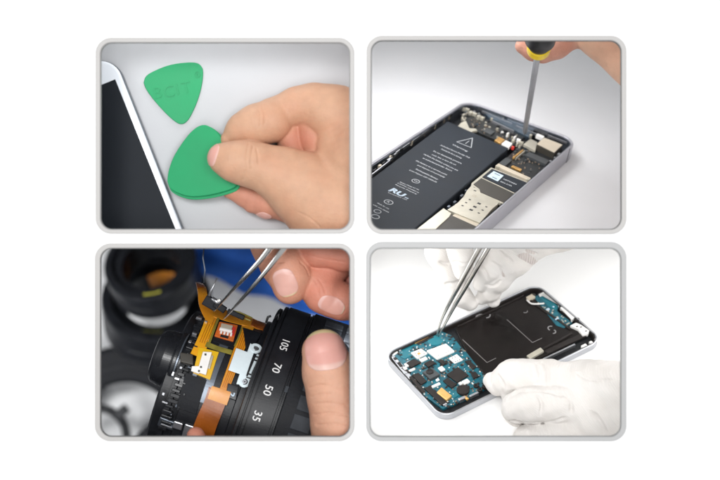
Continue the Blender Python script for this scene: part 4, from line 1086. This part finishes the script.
nail_obj(h3b, hnd3b, (325, 348, -26), (322.5, 326, -34), 21.5, 23.5, nrm=(-0.02, 0.12, 0.98), bed=(0.66, 0.34, 0.29), edge=(0.62, 0.54, 0.30), moon=(0.68, 0.44, 0.38), e0=0.72, lift=0.8, h=0.7)

# ================================================================== PANEL 4 : opened phone, white gloves
CLIP[:] = [((2, 0, 0), (-1, 0, 0)), ((0, -2, 0), (0, 1, 0)), ((468, 0, 0), (1, 0, 0)), ((0, -398, 0), (0, -1, 0)), ((0, 0, -5.5), (0, 0, 1))]
g = 1.092
U = Vector((.859, .356, -.367)); V = Vector((.507, -.496, .706))
OB = cam+(Vector((24.1, -122.5, -100))-cam)*g
B_ = Pl(OB, U, V); WB = 117.1*g; LB = 208.3*g; TB = 10.0;  B_.lim = (2.6, LB-2.6, 2.6, WB-2.6)
f4 = Pl(B_.loc(0, 0, -TB-0.3), B_.U, B_.V)
mb = MB(); pts = [f4.loc(a, b) for a, b in ((-500, -500), (900, -500), (900, 700), (-500, 700))]
mb.prism(pts, [p-f4.N*3 for p in pts]); struct(mb.build('tabletop', 'desk_white'))
ph4 = thing('opened_smartphone', 'opened silver smartphone with teal circuit boards between gloved hands', 'phone', B_.loc(LB/2, WB/2, -TB))
wl = 2.2; rr = 17
def rl(i, r): return rrect(i, i, LB-i, WB-i, r, 10)
rail(B_, rl(0, rr), rl(wl, rr-wl), -TB, -1.0).build('side_frame', 'silver', ph4, bevel=1.2, seg=3)
rail(B_, rl(wl+.05, rr-wl), rl(wl+1.8, rr-wl-1.8), -TB+1, -2.6).build('inner_rim', 'chip_black', ph4, bevel=0.4)
B_.lprism(MB(), rl(wl, rr-wl), -TB+.2, -TB+1.6).build('back_shell', 'black_well', ph4)
def lpx(px, py, h=-3):
    p = B_.at(px, py, h)-B_.O; return p.dot(B_.U), p.dot(B_.V)
# battery bay
bay = [(463, 324), (536, 291), (549, 298), (572, 331), (560, 341), (486, 378), (470, 350)]
tray = B_.part('battery_tray', 'tray_brown', ph4, [(455, 328), (524, 296), (535, 299), (582, 334), (560, 349), (490, 382), (466, 352)], -9, -5.2, bevel=0.6)
mb = MB()
for a, b in (((462.5, 339.5), (487, 362.5)), ((487, 362.5), (496, 358)), ((507, 319.5), (532.5, 342.5)), ((532.5, 342.5), (542, 338))): bar(mb, B_, a, b, 0.8, -5.2, -4.9)
mb.build('scored_line', 'line_grey', tray)
mb = MB()
def arc(mb, pl, px, py, r, a0, a1, w, h0, h1, n=12):
    c = pl.at(px, py, h1); keep = len(mb.pc); start = len(mb.v)
    pr = []
    for i in range(n+1):
        a = math.radians(a0+(a1-a0)*i/n); d = pl.U*math.cos(a)+pl.V*math.sin(a); pr.append((c+d*(r-w/2), c+d*(r+w/2)))
    for (a, b), (c2, d2_) in zip(pr, pr[1:]):
        mb.prism([a, b, d2_, c2], [p-pl.N*(h1-h0) for p in (a, b, d2_, c2)])
    mb.pc = mb.pc[:keep]+[start]
arc(mb, B_, 551, 328, 3.6, 150, 330, 1.2, -5.2, -4.6); arc(mb, B_, 553, 331.5, 3.2, -30, 130, 1.2, -5.2, -4.6); arc(mb, B_, 525, 311, 3, 20, 160, .8, -5.2, -4.8)
arc(mb, B_, 481, 317.5, 6, 200, 330, 1.6, -5.2, -4.4); arc(mb, B_, 486, 315, 5, 20, 120, 1.2, -5.2, -4.6)
mb.build('moulded_hook', 'line_pale', tray)
mb = MB(); bar(mb, B_, (529, 299), (571, 329), 3, -6, -3.6); bar(mb, B_, (572, 333), (540, 350), 2.4, -6, -3.6); bar(mb, B_, (458, 326), (524, 295), 2.0, -6, -3.6)
mb.build('tray_wall', 'chip_black', tray, bevel=0.5)
B_.part('bright_connector', 'beige_metal', ph4, [(526.5, 355.5), (540.5, 347.3), (544, 350.8), (530, 358.8)], -6, -2.4, bevel=0.5)
mb = MB(); bar(mb, B_, (546, 352), (585, 334), 7, -7, -4.2); bar(mb, B_, (520, 362), (527, 358), 6, -7, -3.6); mb.build('flex_strap', 'chip_black', ph4, bevel=0.5)
mb = MB(); bar(mb, B_, (543, 359), (575, 344), 2.2, -6, -2.0); bar(mb, B_, (494, 383), (520, 369), 2.2, -6, -2.0); mb.build('edge_strip', 'silver', ph4, bevel=0.3)
# left main board
mbd = [(391, 352), (398, 344), (407, 341), (413, 336.5), (419, 341.5), (426, 341), (434, 334.5), (441, 331), (452, 335.5), (461, 347), (470, 355), (486, 372), (488, 387), (466, 399), (443, 409), (418, 391), (402, 373)]
pcb = B_.part('circuit_board', 'pcb_teal', ph4, mbd, -9, -5.5, bevel=0.3)
B_.part('bright_patch', 'pcb_bright', pcb, [(398.5, 347.5), (409, 344.5), (414, 339.5), (418, 343), (411, 348), (413, 355), (405, 359), (399, 356)], -5.5, -4.9, bevel=0.3)
B_.part('bright_patch', 'pcb_bright', pcb, [(427.5, 340), (433, 336), (440, 334.5), (446, 341), (438, 345), (430, 345)], -5.5, -4.7, bevel=0.3)
B_.part('bright_patch', 'pcb_bright', pcb, [(449, 393), (458, 390), (462, 394), (452, 399)], -5.5, -4.6, bevel=0.3)
mb = MB(); B_.prism(mb, [(414.5, 341), (431, 334), (434, 337), (418, 344.5)], -7, -4.3); mb.build('ribbon_slot', 'chip_black', ph4, bevel=.4)
mb = MB(); bar(mb, B_, (415, 343.4), (429.5, 336), 0.9, -5, -3.6); mb.build('gold_edge', 'gold', ph4)
# silver sockets
c1 = B_.part('card_socket', 'white_part', pcb, [(426.5, 350.5), (446, 343.5), (454.5, 351), (437, 358.8)], -5.5, -2.8, bevel=0.4)
mb = MB()
bar(mb, B_, (432, 348.3), (436.5, 346.7), 1.2, -2.8, -2.65)
for x, y in ((446, 352.4), (448.3, 351.3), (438.5, 355.3)): B_.cbox(mb, x, y, 1, 1, -2.8, -2.65)
mb.build('socket_hole', 'chip_black', c1)
B_.part('edge_metal', 'silver', ph4, [(391, 357), (394, 355.5), (404, 366), (412, 377), (409, 379), (400, 369)], -8, -4.2, bevel=.4)
B_.part('edge_metal', 'white_part', ph4, [(389, 350), (394, 347), (398, 352), (393, 356)], -8, -3.8, bevel=.6)
c2 = B_.part('card_socket', 'white_part', pcb, [(410.8, 352.6), (421, 348.5), (427.5, 353), (417, 358.2)], -5.5, -3.0, bevel=0.4)
mb = MB()
for x, y in ((415, 353.5), (416.5, 355.5), (418.5, 351.8), (423.3, 352), (424, 353.8), (419, 356)): B_.cbox(mb, x, y, 1.1, 1.3, -3.0, -2.85)
mb.build('socket_hole', 'chip_black', c2)
mb = MB(); B_.cbox(mb, 419, 353.6, 3.6, 3.6, -3, -2.85); mb.build('socket_stain', 'gold', c2)
c3_ = B_.part('card_socket', 'white_part', pcb, [(449, 358.2), (456.8, 354), (462.8, 359.5), (454.6, 363)], -5.5, -3.4, bevel=0.4)
mb = MB()
for x, y in ((452.5, 358), (455, 357), (457.5, 360.8), (459.5, 359.8), (455.5, 361.5)): B_.cbox(mb, x, y, 1.1, 1.6, -3.4, -3.25)
mb.build('socket_hole', 'chip_black', c3_)
mb = MB()
for x, y, w, l in ((423.5, 359, 9, 5), (441.5, 368.5, 6, 7), (437.5, 379.5, 4, 3), (436, 384.8, 11, 3.4), (465.8, 381.3, 8, 6), (460.5, 383, 4, 4), (408, 364, 8, 6), (405, 368, 4, 5), (412, 369.5, 8, 3)):
    B_.cbox(mb, x, y, w, l, -5.5, -3.4)
mb.build('white_component', 'white_part', pcb, bevel=0.5)
# chips
mb = MB(); 
chips = ([(446.5, 374.3), (458, 366.8), (468.5, 375), (457, 382.3)], [(443, 380.5), (447.5, 377.5), (457, 384), (451.5, 388)], [(424, 363), (431, 359.8), (435, 363.2), (428, 367)], [(412, 375), (418.5, 372.5), (427, 381), (421, 384.5)],
         [(465, 361), (469, 359.8), (476.5, 366.5), (473, 369)], [(406, 363), (414, 358.5), (421, 362), (411, 367.5)], [(470.5, 372.5), (475.5, 371.5), (479, 376), (473.5, 378.5)], [(424, 388), (430, 386), (447, 402), (442, 405)], [(438, 361, ), (441, 359), (446, 363), (443, 365)])
for q in chips: B_.part('chip', 'chip_black', pcb, q, -5.5, -3.2, bevel=0.2)
cm = B_.part('camera_module', 'chip_grey', ph4, [(422.5, 371.8), (432, 367.5), (440, 374), (430, 379)], -7, -1.4, bevel=0.6)
mb = MB(); B_.disc(mb, 429.8, 371.2, 4.4, -1.4, -0.4, 28, hole=2.6); mb.build('lens_rim', 'chip_black', cm, bevel=0.3)
mb = MB(); B_.disc(mb, 429.8, 371.5, 2.5, -1.4, -1.0, 20); mb.build('lens_glass', 'lens_gloss', cm)
mb = MB(); B_.disc(mb, 463, 389.5, 7.4, -6, -2.2, 36); vm = mb.build('vibration_motor', 'chip_black', ph4, bevel=0.7)
mb = MB(); bar(mb, B_, (464, 396), (468, 399), 3, -6, -3.6); mb.build('copper_tail', 'copper', vm, bevel=.3)
B_.part('copper_connector', 'copper', ph4, [(436.5, 392.2), (441.5, 387), (452, 395.5), (446.5, 400.2)], -6, -2.2, bevel=0.8)
mb = MB()
for x, y in ((476, 385), (480, 389), (484.5, 386)): B_.disc(mb, x, y, 3, -7, -3, 20, hole=1.2)
mb.build('black_grommet', 'chip_black', ph4, bevel=.3)
def inside(p, poly):
    x, y = p; c = False
    for (x1, y1), (x2, y2) in zip(poly, poly[1:]+poly[:1]):
        if (y1 > y) != (y2 > y) and x < (x2-x1)*(y-y1)/(y2-y1)+x1: c = not c
    return c
def scatter(n, poly, w0, w1, h, name, m, seed, par, single=30):
    rnd = random.Random(seed); L_ = []
    while len(L_) < n:
        x = rnd.uniform(min(p[0] for p in poly), max(p[0] for p in poly)); y = rnd.uniform(min(p[1] for p in poly), max(p[1] for p in poly))
        if inside((x, y), poly): L_.append((x, y, rnd.uniform(w0, w1), rnd.uniform(w0, w1), h-rnd.random()*0.5))
    L_.sort(key=lambda q: -q[2]*q[3])
    for grp, sp in ((L_[:single], True), (L_[single:], False)):
        if not grp: continue
        mb = MB()
        for x, y, a, b, hh in grp: B_.cbox(mb, x, y, a, b, -5.6, hh)
        o = mb.build(name, m, par, bevel=0.12, split=sp)
        if not sp: o['kind'] = 'stuff'
scatter(150, mbd, 0.9, 2.2, -4.6, 'small_component', 'tan_dark', 1, pcb)
scatter(150, mbd, 1.2, 4.2, -4.7, 'small_component', 'chip_black', 2, pcb)
scatter(100, mbd, 0.7, 1.5, -4.3, 'small_component', 'white_part', 3, pcb, 20)
scatter(60, mbd, 1.0, 3.0, -4.9, 'small_component', 'pcb_bright', 4, pcb, 15)
mb = MB(); 
for a, b in (((394, 357), (402, 367)), ((402, 367), (410, 373)), ((410, 376), (424, 392))): bar(mb, B_, a, b, 5, -8, -4)
mb.build('black_bracket', 'chip_black', ph4, bevel=1)
mb = MB()
for x, y, w, l in ((397, 361, 4, 5), (405, 372.5, 5, 4), (400, 350, 3, 3), (409, 362, 6, 4), (393, 355, 3, 4), (445, 404, 5, 3), (462, 398, 9, 4), (474, 394, 12, 3)): B_.cbox(mb, x, y, w, l, -8, -3.4)
mb.build('metal_clip', 'silver', ph4, bevel=.6)
# right end
rbd = [(534, 297), (538, 295), (540, 296), (546, 292.5), (561, 305), (557, 311), (572, 322.5), (564, 328), (556, 325)]
pc2 = B_.part('small_board', 'pcb_teal', ph4, rbd, -8, -4.6, bevel=.3)
B_.part('bright_patch', 'pcb_bright', pc2, [(540, 296.8), (545.8, 293.3), (559.6, 304.8), (556, 310.5), (548, 306)], -4.6, -4.1, bevel=.3)
rs = random.Random(5)
mb = MB()
for k in range(26):
    t = rs.random(); x = 538+30*t+rs.uniform(-3, 2); y = 301+24*t+rs.uniform(-3, 2); B_.cbox(mb, x, y, rs.uniform(.8, 2.2), rs.uniform(.8, 2.2), -4.6, -3.8)
mb.build('small_component', 'beige_dull', pc2, bevel=.1)
mb = MB(); B_.cbox(mb, 548, 309, 4, 3, -4.6, -3.4); B_.cbox(mb, 557, 318.5, 5, 2, -4.6, -3.4); B_.cbox(mb, 553.5, 306.5, 2, 2, -4.6, -3.4); mb.build('white_component', 'label_blue', pc2, bevel=.3)
mb = MB(); cc = catmull([(527, 300), (531, 303.5), (537, 304), (544, 303.5)], 5); mb.tube([B_.at(x, y, -3) for x, y in cc], 1.0, 8); mb.build('white_wire', 'white_part', pc2, smooth=True)
mb = MB(); B_.prism(mb, [(538.5, 294), (545, 291), (561, 303.8), (559, 306), (545.8, 293.8), (540, 296)], -6, -2.6); B_.prism(mb, [(560, 307.5), (564, 305.5), (577.5, 316), (572, 320)], -6, -1.6); mb.build('speaker_plate', 'white_part', ph4, bevel=.5)
mb = MB(); bar(mb, B_, (561, 310.5), (572.5, 320), 1.6, -6, -2.4); B_.disc(mb, 577, 319, 3.2, -6, -1.2, 20, hole=1.6); mb.build('dark_socket', 'chip_black', ph4, bevel=.3)
mb = MB(); B_.prism(mb, [(570, 325.5), (576, 322.5), (581, 324.5), (592, 329), (588, 334), (582.5, 335), (578, 329)], -6, -1.8); mb.build('antenna_plate', 'white_part', ph4, bevel=.5)
mb = MB()
for x, y in ((581, 327), (586, 331), (577, 326.5)): B_.cbox(mb, x, y, 2.2, 1.6, -1.9, -1.7)
mb.build('plate_hole', 'chip_black', ph4)
mb = MB()
for x, y, w, l in ((597.5, 339, 5, 5), (591, 342, 4, 4), (584, 345.3, 7, 3.6)): B_.cbox(mb, x, y, w, l, -7, -1.8)
mb.build('corner_contact', 'white_part', ph4, bevel=.6)
B_.part('pink_connector', 'beige_dull', ph4, [(526, 297), (532, 293.5), (535.5, 296.5), (529, 300)], -7, -2.2, bevel=.6)
mb = MB(); B_.cbox(mb, 534, 294.3, 3, 4, -7, -1.8); B_.cbox(mb, 409, 384, 2, 4, -7, 0.2); mb.build('dark_stud', 'chip_brown', ph4, bevel=.4)

# gloves
gw = (0.88, 0.86, 0.84)
zg = B_.at(480, 300, 12).z
h4 = Flesh([
    dict(pts=[(463.5, 270.5, zg+62, 10.5), (461, 255, zg+70, 12), (455, 230, zg+76, 14)], k=5, col=gw, j=2),
    dict(pts=[(470, 303, zg+8, 8), (461, 296, zg+14, 10.5), (449, 272, zg+22, 12.5), (440, 252, zg+30, 14), (436, 228, zg+36, 16)], k=6, col=gw, j=2.5),
    dict(pts=[(482, 298, zg+8, 7), (490, 290, zg+18, 10.5), (497, 276, zg+34, 15), (512, 256, zg+50, 20), (530, 236, zg+60, 24), (560, 222, zg+66, 27)], k=7, col=gw, j=2),
    dict(pts=[(493, 300, zg+6, 7.5), (490, 290, zg+12, 10), (500, 274, zg+22, 14)], k=5, col=gw, j=2),
    dict(pts=[(481, 284, zg+30, 8), (489, 268, zg+48, 13), (506, 248, zg+58, 18)], k=5, col=gw, j=2),
    dict(pts=[(560, 226, zg+62, 26), (520, 222, zg+60, 32), (460, 216, zg+60, 26)], k=10, col=gw, j=5)],
    wob=0.45, ws=0.13, seed=1)
h4.crease([[(476, 262), (484, 270), (488, 280)], [(492, 262), (500, 268), (504, 277)], [(486, 285), (494, 286), (500, 281)], [(440, 262), (448, 264), (455, 262)], [(446, 284), (455, 283), (462, 280)], [(456, 262), (464, 264), (472, 261)], [(500, 252), (512, 262)], [(526, 250), (536, 254)]], 0.7, 2.6)
gl = flesh_obj(h4, 'gloved_hand', 'glove', 1.0, color=False, box=((3, -110, -420), (300, -1.5, -8)))
tag(gl, 'white gloved hand from above holding the dark tweezers', 'gloved hand')
mb = MB()
for i in range(9):
    a = P(503+i*2.5, 253-i*0.7, 0); 
cuffp = [dict(pts=[(512, 246, zg+62, 24), (532, 238, zg+66, 25.5)], k=4, col=gw, j=2)]
cf = Flesh(cuffp[:0]+[dict(pts=[(506, 262, zg+43, 19.3), (524, 242, zg+57, 24)], k=4, col=gw, j=2)], wob=0.45, ws=0.13, seed=1)
flesh_obj(cf, 'cuff', 'glove_rib', 1.0, parent=gl, color=False, box=((3, -110, -420), (300, -1.5, -8)))
tw4 = thing('tweezers', 'dark steel tweezers held by the white gloved hand', 'tweezers', B_.at(437, 336, -4))
tipz = B_.at(437, 336, -3.5).z
for pts_ in ([(436.6, 336, tipz), (441.5, 320, tipz+12), (449, 304, tipz+30), (459.5, 285, tipz+52), (472, 262, tipz+76), (484, 240, tipz+98)],
             [(438.4, 336.5, tipz), (446, 322, tipz+13), (455, 305, tipz+31), (468, 283, tipz+55), (480, 262, tipz+78), (494, 238, tipz+98)]):
    mb = MB(); cc = catmull(pts_, 5); mb.tube([P(*c) for c in cc], list(np.interp(np.linspace(0, 1, len(cc)), [0, .15, .4, 1], [0.9, 1.6, 2.6, 3.4])), 10, squash=0.65)
    mb.build('prong', 'tweezer', tw4, smooth=True)
zl = B_.at(500, 385, 0).z
h5 = Flesh([
    dict(pts=[(489, 380, zl+6, 6.5), (497, 383, zl+12, 11), (513, 378, zl+22, 18.5), (530, 381, zl+30, 20.5), (550, 383, zl+34, 22.5), (590, 396, zl+38, 36), (640, 402, zl+40, 40)], k=6, col=gw, j=2),
    dict(pts=[(507, 388, zl+10, 9), (497, 384, zl+6, 7)], k=4, col=gw, j=3),
    dict(pts=[(518, 408, zl+50, 16.5), (530, 405, zl+58, 18), (556, 405, zl+56, 19), (600, 405, zl+42, 32)], k=6, col=gw, j=1.6),
    dict(pts=[(512, 398, zl+22, 10), (519, 416, zl+26, 15.5)], k=4, col=gw, j=3),
    dict(pts=[(530, 441, zl+52, 18), (552, 438, zl+54, 19), (600, 428, zl+42, 32)], k=6, col=gw, j=1.6),
    dict(pts=[(594, 420, zl+34, 44), (650, 428, zl+36, 54)], k=10, col=gw, j=5)],
    cuts=[((512, 420.5, zl+56), (545, 423, zl+62), 1.8, 3), ((508, 394, zl+38), (550, 393, zl+60), 1.2, 3.5)], wob=0.8, ws=0.13, seed=2)
h5.crease([[(498, 375), (503, 384), (503, 394)], [(536, 363), (540, 374), (538, 384)], [(543, 362), (548, 374), (546, 386)], [(538, 396), (542, 405), (540, 416)], [(560, 392), (570, 400), (572, 412)], [(508, 399), (514, 394), (524, 391), (546, 392), (562, 396)], [(512, 421), (530, 423), (550, 422), (566, 418)], [(575, 372), (590, 380), (612, 380)], [(588, 410), (600, 420), (606, 432)]], 0.7, 2.6)
gl2 = flesh_obj(h5, 'gloved_hand', 'glove', 1.1, color=False, box=((60, -395, -420), (440, -80, -8)))
tag(gl2, 'white gloved hand at the lower right steadying the phone', 'gloved hand')
print('z floor4 under lower glove', f4.at(500, 400).z, 'zl', zl, 'zg', zg, 'Wd', Wd, 'TR z', TR.z)

# ------------------------------------------------------------------ camera, world, lamps
CLIP[:] = []
cam_d = bpy.data.cameras.new('camera'); cam_o = bpy.data.objects.new('camera', cam_d); C.objects.link(cam_o)
cam_o.location = (0, 0, D*S); cam_d.sensor_width = 36; cam_d.lens = 36*D/720; cam_d.clip_start = 0.01; cam_d.clip_end = 50
cam_d.dof.use_dof = True; cam_d.dof.focus_distance = (D+150)*S; cam_d.dof.aperture_fstop = 0.060/0.016
sc.camera = cam_o
w = bpy.data.worlds.new('World'); sc.world = w; w.use_nodes = True
bg = w.node_tree.nodes['Background']; bg.inputs[0].default_value = (0.97, 0.985, 1.0, 1); bg.inputs[1].default_value = 0.48
def area(name, loc, tgt, size, power, col=(1, 1, 1), sy=None):
    l = bpy.data.lights.new(name, 'AREA'); l.size = size*S; l.energy = power; l.color = col
    if sy: l.shape = 'RECTANGLE'; l.size_y = sy*S
    o = bpy.data.objects.new(name, l); C.objects.link(o); o.location = Vector(loc)*S
    o.rotation_euler = (Vector(tgt)-Vector(loc)).to_track_quat('-Z', 'Y').to_euler(); return o
area('softbox', (-420, 330, 1600), (0, 0, 0), 480, 13)
area('softbox', (430, 200, 1600), (0, 0, 0), 480, 9)
area('softbox', (0, -350, 1600), (0, 0, 0), 480, 7)
# added fill lights, hidden under the board to brighten the compartments
area('hidden_fill', (80, 355, -90), (230, 130, -260), 130, 0.65, sy=60)
area('hidden_fill', (150, 362, -270), (190, 200, -330), 160, 0.55, sy=60)
area('hidden_fill', (-180, 320, -35), (-180, 130, -92), 200, 0.18, sy=30)
area('hidden_fill', (-420, -30, -40), (-200, -150, -190), 120, 0.25)
area('hidden_fill', (-780, -60, -700), (-420, -260, -1500), 200, 5.0)
area('hidden_fill', (-760, -600, -800), (-420, -300, -1500), 200, 2.4)
area('hidden_fill', (-30, -560, -700), (-300, -200, -1500), 160, 2.5)
area('hidden_fill', (4, -60, -110), (200, -90, -260), 120, 0.22, sy=60)
area('hidden_fill', (5, -40, -230), (160, -60, -330), 80, 0.10, sy=40)
area('hidden_fill', (460, -30, -220), (300, -60, -330), 80, 0.12, sy=40)
area('hidden_fill', (450, -60, -90), (220, -120, -240), 100, 0.24, sy=60)
sc.view_settings.view_transform = 'Standard'; sc.view_settings.look = 'None'; sc.view_settings.gamma = 1; sc.view_settings.exposure = 0
sc.cycles.max_bounces = 8
for o in list(C.objects):
    if 'world' in o: del o['world']
